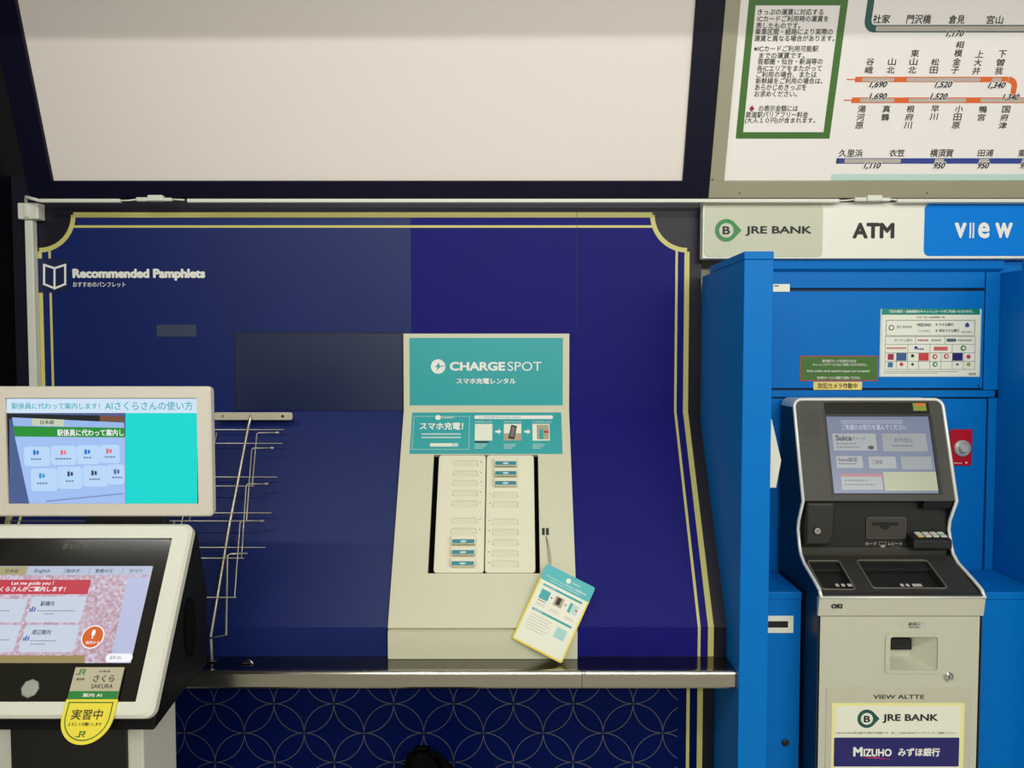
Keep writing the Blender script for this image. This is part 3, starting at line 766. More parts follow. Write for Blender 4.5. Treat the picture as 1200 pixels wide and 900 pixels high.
plate('lower_door', ub0, zz(690), ux(1157.5), zz(467.5), 0.007)
plate('stile', ux(1152.5), zz(457), ub1, z_bt - EYE.z, 0.010)
plate('stile', ux(1159.5), zz(690), ub1, zz(466.5), 0.010)
m = MB(); q = A.uv(1147, 452); m.lathe(BLUED, A, q[0], q[1], [(0.0025, -0.0018), (0.0025, -0.0005)], 10); m.build('door_screw', bb)
zu = zz(318) + EYE.z
m = MB(); m.extrude_x(BLUE, [(YA - 0.002, zu), (YA - 0.012, zu + 0.006), (YA - 0.014, H.at(1000, 303).z - 0.001), (YA - 0.002, H.at(1000, 303).z - 0.001)], ub0, xr0 - 0.001); m.build('light_cover', bb)
# low pedestal cabinets on both sides of the machine
def pedestal(x0, x1, yb, label):
    yf = yb
    zt_ = atY(1000, 693.5, yf).z
    t = thing('pedestal_cabinet', label, 'cabinet', ((x0 + x1) / 2, yf, 0), 'blue pedestal cabinets beside the cash machine')
    m = MB(); m.box(BLUE, (x0, yf + 0.002, 0.0), (x1, YA - 0.006, zt_ - 0.02), 0.001); m.build('body', t)
    m = MB(); m.box(BLUE, (x0, yf - 0.002, zt_ - 0.0192), (x1, YA - 0.006, zt_), 0.002); m.build('top', t)
    return t
YQ = 1.795
AX0, AX1 = 0.7155, 1.1005
pl = pedestal(ub0 + 0.002, AX0 - 0.006, YQ, 'narrow blue pedestal cabinet with a white slot plate left of the cash machine')
pr2 = pedestal(AX1 + 0.006, xr0 - 0.003, YQ, 'blue pedestal cabinet with a plain top right of the cash machine')
Q = wall_frame(YQ + 0.002)
m = MB(); prect(m, PAPER, Q, 880, 721.5, 929.5, 741.5, 0.0003, 0.001, 0.002); m.build('slot_plate', pl)
m = MB(); prect(m, BLK, Q, 880, 727.5, 923, 735, 0.0028); m.build('slot', pl)
m = MB(); q = Q.uv(920, 870); m.lathe(CHARD, Q, q[0], q[1], [(0.009, 0.0003), (0.009, 0.003), (0.0065, 0.005)], 20); prect(m, BLK, Q, 919.4, 867, 920.6, 873, 0.0055); m.build('lock', pl)
# white unit fixed on the partition's inner side, seen past its edge
wu = MB()
a = atY(915.5, 540, 1.83)
wu_prof = [(898, 486), (905, 492), (916, 540), (910, 572), (898, 572)]
WU = wall_frame(1.80)
pts = [WU.uv(*p) for p in wu_prof]; ux0 = PX1 + 0.0015
pts = [(max(u, ux0), v) for u, v in pts]
wu.prism(PAPER, WU, pts, -0.12, 0.0, 0.003)
tag(wu.build('wall_unit'), 'white unit with slanted sides peeking out behind the blue partition', 'wall unit')
# red plate with a round button
rp = thing('red_plate', 'red plate with a round silver lock right of the cash machine screen', 'plate', A.at(1125, 524))
AD = A.off(-0.005)
m = MB(); m.prism(REDP, AD, rrect(*AD.rect(1112.5, 503, 1138.5, 545.5), 0.003), 0.0005, 0.0035, 0.001); m.build('plate', rp)
m = MB(); q = AD.uv(1126, 525); m.lathe(mat('lock_silver', (205, 205, 198), 0.35, metal=0.35), AD, q[0], q[1], [(0.022, 0.004), (0.022, 0.009), (0.018, 0.012), (0.018, 0.009), (0.012, 0.009), (0.012, 0.018), (0.009, 0.021)], 28); m.build('lock', rp)
m = MB()
for k in range(5): prect(m, WINK, AD, 1117 + 2 * k, 542, 1118.2 + 2 * k, 543, 0.0038)
q = AD.uv(1131.5, 542); m.poly(WINK, AD, circle(q[0], q[1], 0.0025, 12), 0.0038)
q = AD.uv(1120.5, 515)
m.build('marks', rp)
# notices on the upper door
AN = A.off(-0.002)
def notice(name, label, x0, y0, x1, y1, mm, d=0.0006):
    t = thing(name, label, 'notice' if name != 'white_label' else 'label', AN.at((x0 + x1) / 2, y1))
    m = MB(); m.prism(mm, AN, rrect(*AN.rect(x0, y0, x1, y1), 0.001), d - 0.0003, d + 0.0004); m.build('sheet', t); return t
gn = notice('green_notice', 'green credit card notice with a red border above the cash machine screen', 937, 417, 1028.5, 446.5, GREEN)
m = MB(); outline(m, REDI, AN, 937, 417, 1028.5, 446.5, 0.0022, 0.0014); m.build('border', gn)
m = MB()
for s_, x0, x1, y in (('海外発行カードをお持ちの方は', 963, 1003, 423), ('キャッシングサービスはご利用いただけません。', 952, 1016, 427.3), ('Only credit cards issued in Japan are accepted.', 945, 1019, 435), ('海外発行カードはこの機械では取扱いできません', 957, 1008, 442.7)):
    text(m, WINK, AN, s_, (x0, y - 1.7, x1, y + 1.7), 0.0016, 0.012)
m.build('lettering', gn)
yn = notice('camera_notice', 'small yellow notice about a security camera under the green notice', 953, 447.3, 1010, 456.8, mat('notice_yellow', (240, 215, 120), 0.5))
m = MB(); text(m, BINK, AN, '防犯カメラ作動中', (958.5, 448.8, 1004.5, 455.4), 0.0014, 0.02); m.build('lettering', yn)
wt = notice('white_label', 'small white label on the blue top rail beside the partition', 895, 333, 925, 342, PAPER, 0.0030)
m = MB(); text(m, BINK, AN, 'ATM-01', (908, 334, 912, 335.6), 0.0040) if False else prect(m, BINK, AN, 906.5, 334.6, 912, 335.8, 0.0040); m.build('print', wt)
bn = notice('bank_notice', 'laminated white notice with rows of bank logos on the blue door', 1031, 362, 1149, 441.5, mat('laminate', (214, 226, 214), 0.12, spec=0.8))
m = MB()
prect(m, mat('notice_teal', (18, 138, 118), 0.25), AN, 1033, 361.6, 1148, 368.8, 0.0013)
prect(m, PAPER, AN, 1033, 369, 1147.5, 440.5, 0.0013)
outline(m, DTEAL, AN, 1038, 375, 1142, 393.5, 0.0013, 0.0016)
for y in (394.5, 403.5, 413.5, 423.5, 433): prect(m, GINK, AN, 1037, y - .25, 1142.5, y + .25, 0.0015)
for x in (1037, 1142): prect(m, GINK, AN, x - .25, 394.5, x + .25, 433, 0.0015)
for x in (1072.5, 1107): prect(m, GINK, AN, x - .25, 394.5, x + .25, 403.5, 0.0015)
for x in (1063.5, 1089.5, 1115.5): prect(m, GINK, AN, x - .25, 403.5, x + .25, 413.5, 0.0015)
for k in range(1, 8): x = 1037 + 13.1 * k; prect(m, GINK, AN, x - .25, 413.5, x + .25, 433, 0.0015)
m.build('table', bn)
m = MB()
q = AN.uv(1044.3, 384); m.poly(DTEAL, AN, circle(q[0], q[1], .0075), 0.0016); m.poly(PAPER, AN, circle(q[0], q[1], .005), 0.0018)
qq = AN.uv(1133, 381); m.poly(RBLUE, AN, [(qq[0] + a * .007, qq[1] + b * .008) for a, b in ((0, 1), (.9, .1), (.6, -.8), (.25, -.5), (0, -1), (-.25, -.5), (-.6, -.8), (-.9, .1))], 0.0016)
for x, y, w, h, cm in ((1043.5, 418.2, 7, 7, MAROON), (1056, 418.2, 12, 9, mat('logo_steel_blue', (50, 92, 140), 0.5)), (1082, 418.2, 12, 9, mat('logo_red', (202, 60, 56), 0.5)), (1121.7, 418.2, 12, 9, MNAVY), (1102, 408.5, 16, 4.5, mat('logo_rose', (206, 90, 90), 0.5)),
                        (1043, 427.5, 6, 6, mat('logo_sky', (40, 120, 160), 0.5)), (1114.5, 398.7, 11, 3.6, mat('logo_slate', (80, 100, 108), 0.5))):
    prect(m, cm, AN, x - w / 2, y - h / 2, x + w / 2, y + h / 2, 0.0017, 0.0006)
for x, y, r, cm in ((1056, 427, 2.2, REDI), (1095.3, 418, 3, REDI), (1108.5, 417.5, 3, REDI), (1134.5, 418, 2.6, PINK), (1095.3, 427, 3, JGREEN), (1069, 427, 1.6, BINK), (1121.5, 427, 1.4, RBLUE), (1134.5, 427, 2.4, mat('logo_olive', (160, 170, 50), 0.5)), (1128.5, 408, 3.4, JGREEN), (1069, 417, 2, BINK), (1073, 407.5, 2, RBLUE)):
    q = AN.uv(x, y); r_ = abs(AN.uv(x + r, y)[0] - q[0]); m.poly(cm, AN, circle(q[0], q[1], r_, 14), 0.0017)
    if r >= 3: m.poly(PAPER, AN, circle(q[0] + r_ * .1, q[1], r_ * .5, 12), 0.0019)
m.build('logos', bn)
m = MB()
text(m, WINK, AN, '下記の銀行・金融機関のキャッシュカードがご利用いただけます。', (1041, 363.3, 1140, 366.7), 0.0016, 0.02)
text(m, GINK, AN, 'お取り扱い金融機関一覧', (1074, 370.6, 1107, 373), 0.0016, 0.01)
text(m, GINK, AN, 'JRE BANK', (1050, 381.5, 1069, 385.5), 0.0016, 0.01); text(m, MNAVY, AN, 'MIZUHO', (1074.5, 379, 1091, 382.5), 0.0016, 0.03); text(m, GINK, AN, 'みずほ銀行', (1076, 386.5, 1090, 389.5), 0.0016)
text(m, BINK, AN, 'りそな銀行', (1100, 378.6, 1117, 382.3), 0.0016, 0.02); text(m, BINK, AN, '埼玉りそな銀行', (1100, 385.6, 1124, 389.3), 0.0016, 0.02); text(m, GINK, AN, '横浜銀行', (1126.5, 387.8, 1139, 390.6), 0.0016)
for y in (380.5, 387.5): q = AN.uv(1097, y); m.poly(JGREEN, AN, circle(q[0], q[1], .0028, 12), 0.0016)
text(m, GINK, AN, 'ゆうちょ銀行', (1048, 397, 1069, 400.5), 0.0016, 0.01)
for x0, x1, y, cm in ((1075, 1088, 398.8, MAROON), (1091, 1103, 398.8, GINK), (1122, 1139, 398.8, GINK), (1039, 1062, 408, REDI), (1075, 1083, 409, RBLUE)):
    n = int((x1 - x0) / 2.2)
    for k in range(n): prect(m, cm, AN, x0 + k * (x1 - x0) / n, y - 1, x0 + (k + .7) * (x1 - x0) / n, y + 1, 0.0016)
for k in range(38): prect(m, GINK, AN, 1035 + 2.3 * k, 435, 1036.6 + 2.3 * k, 435.8, 0.0016)
for k in range(28): prect(m, GINK, AN, 1035 + 2.3 * k, 437, 1036.6 + 2.3 * k, 437.6, 0.0016)
for k in range(4): prect(m, GINK, AN, 1135 + 2.2 * k, 437, 1136.5 + 2.2 * k, 439.5, 0.0016)
m.build('lettering', bn)

# ------------------------------------------------------------------ cash machine
YM = 1.712
atm = thing('cash_machine', 'silver and charcoal cash machine with a tilted touch screen in the blue booth', 'cash machine', ((AX0 + AX1) / 2, YM, 0))
zp = lambda px, py, Y: atY(px, py, Y).z
Z1 = zp(1050, 722, YM)                    # lower front ends
yD0, zD0 = 1.702, zp(1050, 699, 1.702)    # deck front
yD1, zD1 = 1.832, zp(1050, 651, 1.832)    # deck back
yN, zN = 1.850, zp(1050, 622, 1.850)      # neck
yS0, zS0 = 1.820, zp(1050, 587, 1.820)    # screen block, lower lip
yS1, zS1 = 1.893, zp(1050, 468, 1.893)    # screen block, top
YBK = 1.968
SD = 0.006
RC = 0.020      # rounding of the screen block's top corners
# side cheeks with silver front edge
def smooth_prof():
    return [(YM, 0.0), (YM, Z1), (yD0, zD0 - 0.004), (yD0 + .012, zD0 + .012), (yD0 + .045, zD0 + .026), (yD1 - .025, zD1 - .012), (yD1 - .004, zD1 + .004), (yD1 + .006, zD1 + .022), (yN, zN + .004), (yN - .004, zN + .028),
            (yS0, zS0), (yS1 - .003, zS1 - .014), (yS1 + .003, zS1 - .002), (yS1 + .014, zS1)]
sp = smooth_prof()
for x0, x1 in ((AX0, AX0 + SD), (AX1 - SD, AX1)):
    m = MB(); m.extrude_x(DARKSIDE, sp[:11] + [(yS1 - .004, zS1 - RC), (YBK, zS1 - RC), (YBK, 0.0)], x0, x1); m.build('side_panel', atm)
# silver edge line following the cheeks from the deck up over the top
tx0, tx1 = AX0 + 0.003, AX1 - 0.003
lp = [(tx0, y - .0015, z) for y, z in sp[2:11]]
def tilt_y(z): return yS0 + (yS1 - yS0) * (z - zS0) / (zS1 - zS0) - .0015
arc_l = [(tx0 + RC - RC * math.cos(PI / 2 * k / 6), tilt_y(zS1 - RC + RC * math.sin(PI / 2 * k / 6)), zS1 - RC + RC * math.sin(PI / 2 * k / 6)) for k in range(7)]
arc_r = [(tx0 + tx1 - x, y, z) for x, y, z in reversed(arc_l)]
m = MB(); m.tube(SILTRIM, lp + arc_l + arc_r + [(tx1, y, z) for _, y, z in reversed(lp)], 0.0042, 8); m.build('edge_trim', atm)
TCF = wall_frame(yS1 + .004)
def top_round(x0, x1, zb, zt, r): return [(x0, zb), (x1, zb)] + [(x1 - r + r * math.cos(PI / 2 * k / 6), zt - r + r * math.sin(PI / 2 * k / 6)) for k in range(7)] + [(x0 + r - r * math.sin(PI / 2 * k / 6), zt - r + r * math.cos(PI / 2 * k / 6)) for k in range(7)]
m = MB(); m.prism(SILTRIM, TCF, top_round(AX0, AX1, zS1 - RC + .0004 - EYE.z, zS1 + .001 - EYE.z, RC), -(YBK - yS1 - .004), 0); m.build('top_cover', atm)
xi0, xi1 = AX0 + SD + 0.0004, AX1 - SD - 0.0004
# lower body: head band, door
m = MB(); m.extrude_x(SILVER, [(yD0, zD0 - .003), (YM - 0.003, Z1 + .0012), (YM + .004, Z1 + .0012), (YM + .004, zD0 - .003)], AX0 - 0.001, AX1 + 0.001, 0.0012)
m.build('head_band', atm)
m = MB(); m.tube(SILTRIM, [(AX0, yD0, zD0 - .002), (AX1, yD0, zD0 - .002)], 0.003, 8); m.build('edge_trim', atm)
F = wall_frame(YM)
Lz = -EYE.z
rt = F.rect(1037, 742, 1103.5, 788.5)
rin = F.rect(1042.5, 746, 1098, 785)
dz1 = Z1 - 0.0008 - EYE.z
m = MB()
x0_, x1_ = AX0 + 0.003, AX1 - 0.003
for q in ((x0_, Lz + 0.02, rin[0], dz1), (rin[2], Lz + 0.02, x1_, dz1), (rin[0], rin[3], rin[2], dz1), (rin[0], Lz + 0.02, rin[2], rin[1])):
    m.prism(SILVER, F, rrect(*q), -0.06, 0)
dr = m.build('door', atm)
m = MB(); m.ringstrip(SILVER, F, rrect(rt[0], rt[1], rt[2], rt[3], 0.010, 6), rrect(rin[0], rin[1], rin[2], rin[3], 0.006, 6), 0.003)
m.ringstrip(SILVER, F, rrect(rt[0] - .0008, rt[1] - .0008, rt[2] + .0008, rt[3] + .0008, 0.011, 6), rrect(rt[0], rt[1], rt[2], rt[3], 0.010, 6), 0.0006)
pa = rrect(rt[0], rt[1], rt[2], rt[3], 0.010, 6); n_ = len(pa)
m.add([F.P(a, b, 0.0005) for a, b in pa] + [F.P(a, b, 0.003) for a, b in pa], [[i, (i + 1) % n_, n_ + (i + 1) % n_, n_ + i] for i in range(n_)], SILVER)
m.build('return_tray_rim', dr)
# tray: recessed funnel
m = MB(); bk = (rin[0] + .001, rin[1] + (rin[3] - rin[1]) * .20, rin[0] + (rin[2] - rin[0]) * .62, rin[1] + (rin[3] - rin[1]) * .80)
o4 = [F.P(a, b, 0) for a, b in rrect(*rin)]; i4 = [F.P(a, b, -0.04) for a, b in rrect(*bk)]
m.add(o4 + i4, [[0, 1, 5, 4], [1, 2, 6, 5], [2, 3, 7, 6], [3, 0, 4, 7], [4, 5, 6, 7]], SILVER)
m.build('return_tray', dr)
m = MB(); m.box(BLK, F.P(bk[0] + .0005, (bk[1] + bk[3]) / 2 - .004, -0.0399), F.P(bk[2] - .001, bk[3] - .002, -0.03)); m.build('return_slot', dr)
m = MB(); q = F.uv(1111, 792.5); m.lathe(CHROME, F, q[0], q[1], [(0.011, 0.0003), (0.011, 0.004), (0.0085, 0.006), (0.0085, 0.004), (0.006, 0.005)], 24)
m.poly(BLK, F, rrect(q[0] - .0008, q[1] - .004, q[0] + .0008, q[1] + .004), 0.0056); m.build('lock', dr)
m = MB(); prect(m, mat('caption_plate', (196, 194, 180), 0.5), F, 1056.5, 728, 1085, 736.8, 0.0006); text(m, BINK, F, '返却口', (1064, 729, 1078, 733), 0.0012, 0.02); text(m, BINK, F, 'RETURN', (1065, 734, 1077, 735.8), 0.0012, 0.01)
m.build('caption', dr)
m = MB(); q = F.rect(967, 806, 1137, 940); m.prism(mat('sign_panel_grey', (196, 194, 172), 0.45), F, rrect(*q), 0.0004, 0.0016, 0.0006); m.build('sign_panel', dr)
FS = F.off(0.0016)
m = MB(); m.poly(PALEY, FS, rrect(*FS.rect(974, 823.5, 1129, 935), 0.004), 0.0005); m.poly(PAPER, FS, rrect(*FS.rect(978, 827, 1124, 930), 0.003), 0.0009)
sg = m.build('bank_sign', dr)
m = MB(); m.poly(MNAVY, FS, rrect(*FS.rect(977, 864, 1123.5, 898), 0.003), 0.0012); m.build('navy_sign', dr)
m = MB(); arrow_logo(m, FS, 1015.5, 842, 1030.5, 11, 0.0012, DTEAL, PAPER); m.build('logo', dr)
m = MB()
text(m, BINK, FS, 'VIEW ALTTE', (1023, 814, 1083, 818.8), 0.0008, 0.012); text(m, BINK, FS, 'JRE BANK', (1034, 836.5, 1099, 847), 0.0013, 0.03)
text(m, GINK, FS, '※JRE BANKは楽天銀行の銀行代理業です。詳しくはJRE BANKウェブサイトをご確認ください。', (980, 857.3, 1121, 860.3), 0.0013, 0.008)
text(m, WINK, FS, 'M', (999.5, 875, 1010.5, 886), 0.0016, 0.04); text(m, WINK, FS, 'IZUHO', (1011.5, 877, 1044.5, 886), 0.0016, 0.035); text(m, WINK, FS, 'みずほ銀行', (1052, 876, 1101, 886), 0.0016, 0.03)
qa = [FS.uv(1009, 888), FS.uv(1025, 886.6), FS.uv(1046, 890), FS.uv(1025, 888.2)]; m.poly(PINK, FS, qa, 0.0016)
m.build('lettering', dr)
hf = Frame((0, YM - .003, Z1), (1, 0, 0), (0, yD0 - YM + .003, zD0 - Z1)).off(0.0008)
m = MB(); text(m, BINK, hf, 'OKI', (974, 707.5, 987, 713), 0.0006, 0.06); m.build('lettering', atm)
# deck with two trays
K = Frame((0, yD0, zD0), (1, 0, 0), (0, yD1 - yD0, zD1 - zD0)); KL = math.hypot(yD1 - yD0, zD1 - zD0)
t1 = [K.uv(*p) for p in ((953, 662), (982, 662), (1001, 686), (962, 688))]; t2 = [K.uv(*p) for p in ((1009, 661), (1083, 661), (1104, 682), (1022, 684))]
r1 = (t1[3][0], 0.022, t1[2][0] - .004, KL - 0.022); r2 = (t2[3][0] - .004, 0.026, t2[2][0], KL - 0.02)
m = MB()
for q in ((xi0, 0, r1[0], KL), (r1[2], 0, r2[0], KL), (r2[2], 0, xi1, KL), (r1[0], 0, r1[2], r1[1]), (r1[0], r1[3], r1[2], KL), (r2[0], 0, r2[2], r2[1]), (r2[0], r2[3], r2[2], KL)):
    m.prism(mat('deck_charcoal', (50, 48, 43), 0.5, var=.06, scale=200, bump=.15), K, rrect(*q), -0.018, 0)
m.build('deck', atm)
m = MB(); m.box(CHARD, (xi0, yD0 - .0005, zD0 - .001), (xi1, yD0 + .01, zD0 + 0.005), 0.0015); m.build('deck_lip', atm)
for r_ in (r1, r2):
    m = MB(); m.prism(CHARD, K, rrect(*r_), -0.022, -0.0185)
    m.prism(CHARD, K, rrect(r_[0], r_[3] - .025, r_[2], r_[3]), -0.018, -0.006, 0.002)
    o = m.build('tray', atm)
    m = MB(); m.tube(mat('tray_rim', (96, 94, 84), 0.35), [K.P(a, b, 0.001) for a, b in rrect(r_[0] - .001, r_[1], r_[2] + .001, r_[3] + .001, .008, 4)], 0.0026, 8, closed=True); m.build('rim', o)
m = MB()
for x0, x1, s_ in ((979, 983, None), (986, 990, None), (993, 999, None), (1055, 1059, None), (1061.5, 1065.5, None), (1069, 1080, None)):
    prect(m, LGREY, K, x0, 684.5, x1, 687.8, 0.0012, 0.0006)
m.build('tray_captions', atm)
# upright panel behind the deck
YN = 1.853
N = wall_frame(YN)
zA, zB = zD1 - .01 - EYE.z, zS0 - EYE.z
m = MB(); m.prism(CHARD, N, rrect(xi0, zA, xi1, zB + .02), -0.08, 0); m.build('front_panel', atm)
m = MB(); m.prism(CHAR, N, rrect(xi0, zA, xi1, N.uv(1000, 641)[1]), 0.0004, 0.006, 0.001); m.build('lower_ledge', atm)
# screen block
G = Frame((0, yS0, zS0), (1, 0, 0), (0, yS1 - yS0, zS1 - zS0)); GL = math.hypot(yS1 - yS0, zS1 - zS0)
b = G.rect(967, 487, 1102, 578); sc = (G.uv(967.5, 488)[0], G.uv(1040, 578)[1], G.uv(1099.5, 577)[0], G.uv(1030, 488)[1])
sc = ((G.uv(967.5, 488)[0] + G.uv(978, 577)[0]) / 2, sc[1], (G.uv(1088, 489)[0] + G.uv(1101, 577)[0]) / 2, sc[3])
wv1 = G.uv(1030, 471.5)[1]
m = MB()
for q in ((xi0, 0, sc[0] - .003, GL - RC), (sc[2] + .003, 0, xi1, GL - RC), (sc[0] - .003, 0, sc[2] + .003, sc[1] - .003), (sc[0] - .003, sc[3] + .003, sc[2] + .003, GL - RC)):
    m.prism(CHAR, G, rrect(*q), -0.03, 0.0, 0.0)
m.prism(CHAR, G, top_round(xi0, xi1, GL - RC, GL - .002, RC - .002), -0.006, 0.0)
bz = m.build('bezel', atm)
m = MB(); m.extrude_x(CHARD, [(yS0, zS0), (yS0 + .035, zS0 - .003), (YBK, zS0 - .003), (YBK, zS1 - RC - .001), (yS1 + .03, zS1 - RC - .001), (yS0 + .032, zS0 + .01)], xi0, xi1); m.build('screen_housing', atm)
m = MB(); m.ringstrip(BLK, G, rrect(sc[0] - .0035, sc[1] - .0035, sc[2] + .008, sc[3] + .0055), rrect(*sc), 0.0006)
m.prism(GLASSD, G, rrect(sc[0] - .002, sc[3] + .0062, sc[2] + .004, wv1, .003), 0.0003, 0.0012, 0.0004)
m.build('dark_window', bz)
m = MB(); prect(m, mat('sticker_lime', (128, 150, 30), 0.45), G, 1069.5, 472.5, 1085, 481.5, 0.0016); prect(m, ORANGE, G, 1072, 473, 1083, 476, 0.0019); m.build('lime_sticker', bz)
m = MB(); rr_ = (xi0 + .006, G.uv(945, 511)[1], sc[0] - .012)
for i in range(9):
    for j in range(14):
        pa_ = (938 + 2.55 * i + (1.27 if j % 2 else 0) + 0.18 * j, 481.5 + 2.3 * j); u, v = G.uv(*pa_)
        m.poly(BLK, G, circle(u, v, .0013, 7), 0.0006)
m.build('speaker_holes', bz)['kind'] = 'stuff'
m = MB(); v = G.uv(950, 520)[1]; m.poly(BLK, G, rrect(xi0 + .004, v - .0005, sc[0] - .006, v + .0005), 0.0006); m.poly(BLK, G, rrect(sc[0] - .0065, .004, sc[0] - .0055, GL - .02), 0.0006); m.build('seam', bz)
m = MB(); m.poly(scr('atm_field', (128, 138, 165), 0.8), G, rrect(*sc), -0.002)
sn = m.build('screen', atm)
GS = G.off(-0.002)
SA, SB, SCc = scr('atm_tile', (172, 176, 178), 0.85), scr('atm_tile_dim', (160, 164, 166), 0.85), scr('atm_ink', (70, 72, 84), 0.8)
m = MB(); prect(m, scr('atm_bar', (150, 158, 180), 0.85), GS, 985, 492, 1058, 497, 0.0004)
for x0, y0, x1, y1, cm in ((976, 508, 1027, 528, SA), (1034, 508, 1086, 529, SB), (980, 534.5, 1011, 548.5, SA), (1018, 535, 1050, 549, SA), (1056, 535, 1092, 550, SB), (986, 557.5, 1034, 574, SA)):
    prect(m, cm, GS, x0, y0, x1, y1, 0.0005, 0.002)
prect(m, scr('atm_red', (188, 120, 130), 0.85), GS, 985, 555.2, 1034.5, 558.5, 0.0007); prect(m, scr('atm_reflection', (184, 190, 158), 0.85), GS, 1036, 553, 1098, 575, 0.0004)  # yellowish patch paints a reflection washing over the screen's lower right
m.build('menu_tiles', sn)
m = MB(); SW = scr('atm_white', (196, 200, 214), 0.9)
text(m, SW, GS, 'ご希望のお取引を選んでください', (986, 497.5, 1062, 504), 0.0009, 0.015)
text(m, SCc, GS, 'Suica', (979, 510, 998, 516.5), 0.0009, 0.03); text(m, SCc, GS, 'チャージ', (999, 512, 1014, 516), 0.0009, 0.01)
text(m, SCc, GS, 'Suica設定', (982, 536, 1005, 541), 0.0009, 0.02); text(m, SCc, GS, 'ご融資', (1022, 539, 1034, 544), 0.0009); text(m, SCc, GS, 'お引出し', (1048, 513, 1070, 518), 0.0009)
for y, x0, x1 in ((520, 980, 1006), (524, 981, 1008), (543.5, 983, 1006), (563, 990, 1018), (568, 990, 1026), (522.5, 1046, 1072)):
    n = int((x1 - x0) / 3)
    for k in range(n): prect(m, SCc, GS, x0 + 3 * k, y - .5, x0 + 3 * k + 2, y + .5, 0.0009)
q = GS.uv(1020.5, 524.5); m.poly(SCc, GS, ellipse(q[0], q[1], .008, .005, 16), 0.0009)
m.build('menu_lettering', sn)
# card unit, keypad, receiver block
m = MB(); q = N.rect(1014.5, 605.5, 1060.5, 630.5); m.prism(CHAR, N, rrect(*q, .005), 0.0004, 0.004, 0.0015)
cu_ = m.build('card_unit', atm)
m = MB(); outline(m, mat('card_rim', (104, 102, 94), 0.35), N, 1014.5, 605.5, 1060.5, 630.5, 0.0012, 0.0042, .005); m.build('rim', cu_)
m = MB(); prect(m, BLK, N, 1021, 611.5, 1052, 615.5, 0.0045); q = N.uv(1036, 616); m.poly(BLK, N, ellipse(q[0], q[1], .013, .009, 18), 0.0046); m.build('slot', cu_)
NL = N.off(0.0003)
m = MB(); text(m, LGREY, NL, 'カード', (1014, 635, 1027, 639.2), 0.0006, 0.02); text(m, LGREY, NL, 'レシート', (1041, 635, 1057, 639), 0.0006, 0.02)
outline(m, LGREY, NL, 1030, 635, 1038.5, 638.5, 0.0006, 0.0006); prect(m, LGREY, NL, 1032, 639.2, 1037, 641.5, 0.0006); text(m, GINK, NL, 'RECEIPT', (1044, 640, 1054, 641.6), 0.0006)
m.build('captions', atm)
kx0, kx1 = N.uv(1066, 640)[0] + .004, xi1 - .001
kz = N.uv(1090, 632)[1] + EYE.z
kp = MB(); yk = YN - 0.036
kx0 = atY(1071, 640, yk).x; kx1 = min(xi1 + 0.003, atY(1116, 640, yk).x); kzt = atY(1090, 632, yk).z; kzb = atY(1090, 645, yk).z
kp.extrude_x(CHARD, [(YN - .001, kzb + .004), (yk + .006, kzb), (yk, kzb + .005), (yk, kzt - .004), (yk + .006, kzt), (YN - .001, kzt + .007)], kx0, kx1, 0.002)
ko = kp.build('keypad', atm)
KF = Frame((0, yk + .006, kzt), (1, 0, 0), (0, YN - yk - .007, .007))
kl = math.hypot(YN - yk - .007, .007)
kw = (kx1 - kx0)
for j in range(4):
    for i in range(4):
        u = kx0 + kw * (.16 + .2 * i); v = kl * (.10 + .21 * j)
        cm = mat('key_white', (212, 212, 200), 0.45) if not (j == 0 and i == 0) and not (j == 1 and i == 3) else (mat('key_yellow', (224, 190, 96), 0.45) if j == 0 else mat('key_green', (120, 190, 160), 0.45))
        k_ = MB(); k_.prism(cm, KF, rrect(u, v, u + kw * .155, v + kl * .15, .0015), 0.0022, 0.006, 0.001); k_.build('key', ko)
bl = MB()
hz0, hz1 = N.uv(950, 640)[1], N.uv(950, 588)[1]
yh = YN - .03
NH = wall_frame(yh)
hq = NH.rect(945, 588.5, 979.5, 639.5)
bl.prism(mat('receiver_charcoal', (44, 43, 38), 0.45, var=.08), NH, [(hq[0], hq[1]), (hq[2] - .012, hq[1]), (hq[2] - .002, hq[1] + .03), (hq[2], hq[3] - .008), (hq[2] - .003, hq[3]), (hq[0], hq[3])], -0.029, 0, 0.008, 4)
rb = bl.build('receiver_block', atm)
m = MB(); q = NH.uv(957.5, 622); m.lathe(BLK, NH, q[0], q[1], [(0.0105, 0.0002), (0.0105, 0.002)], 24); m.lathe(LGREY, NH, q[0], q[1], [(0.0075, 0.002), (0.0075, 0.0045), (0.006, 0.0055)], 24); m.build('button', rb)
m = MB(); m.ringstrip(BINK, NH, circle(q[0], q[1], .0042, 18), circle(q[0], q[1], .0030, 18), 0.0059); m.poly(BINK, NH, rrect(q[0] - .0006, q[1], q[0] + .0006, q[1] + .005), 0.006); m.build('button_symbol', rb)
m = MB(); hd = G.rect(1078, 584, 1113, 587)
m.extrude_x(BLK, [(yS0 + .004, zS0 - .0006), (YN - .0005, zS0 - .0032), (YN - .0005, zS0 - .026), (YN - .02, zS0 - .022)], atY(1076, 590, YN).x, xi1 - .001, 0.002); m.build('keypad_hood', atm)

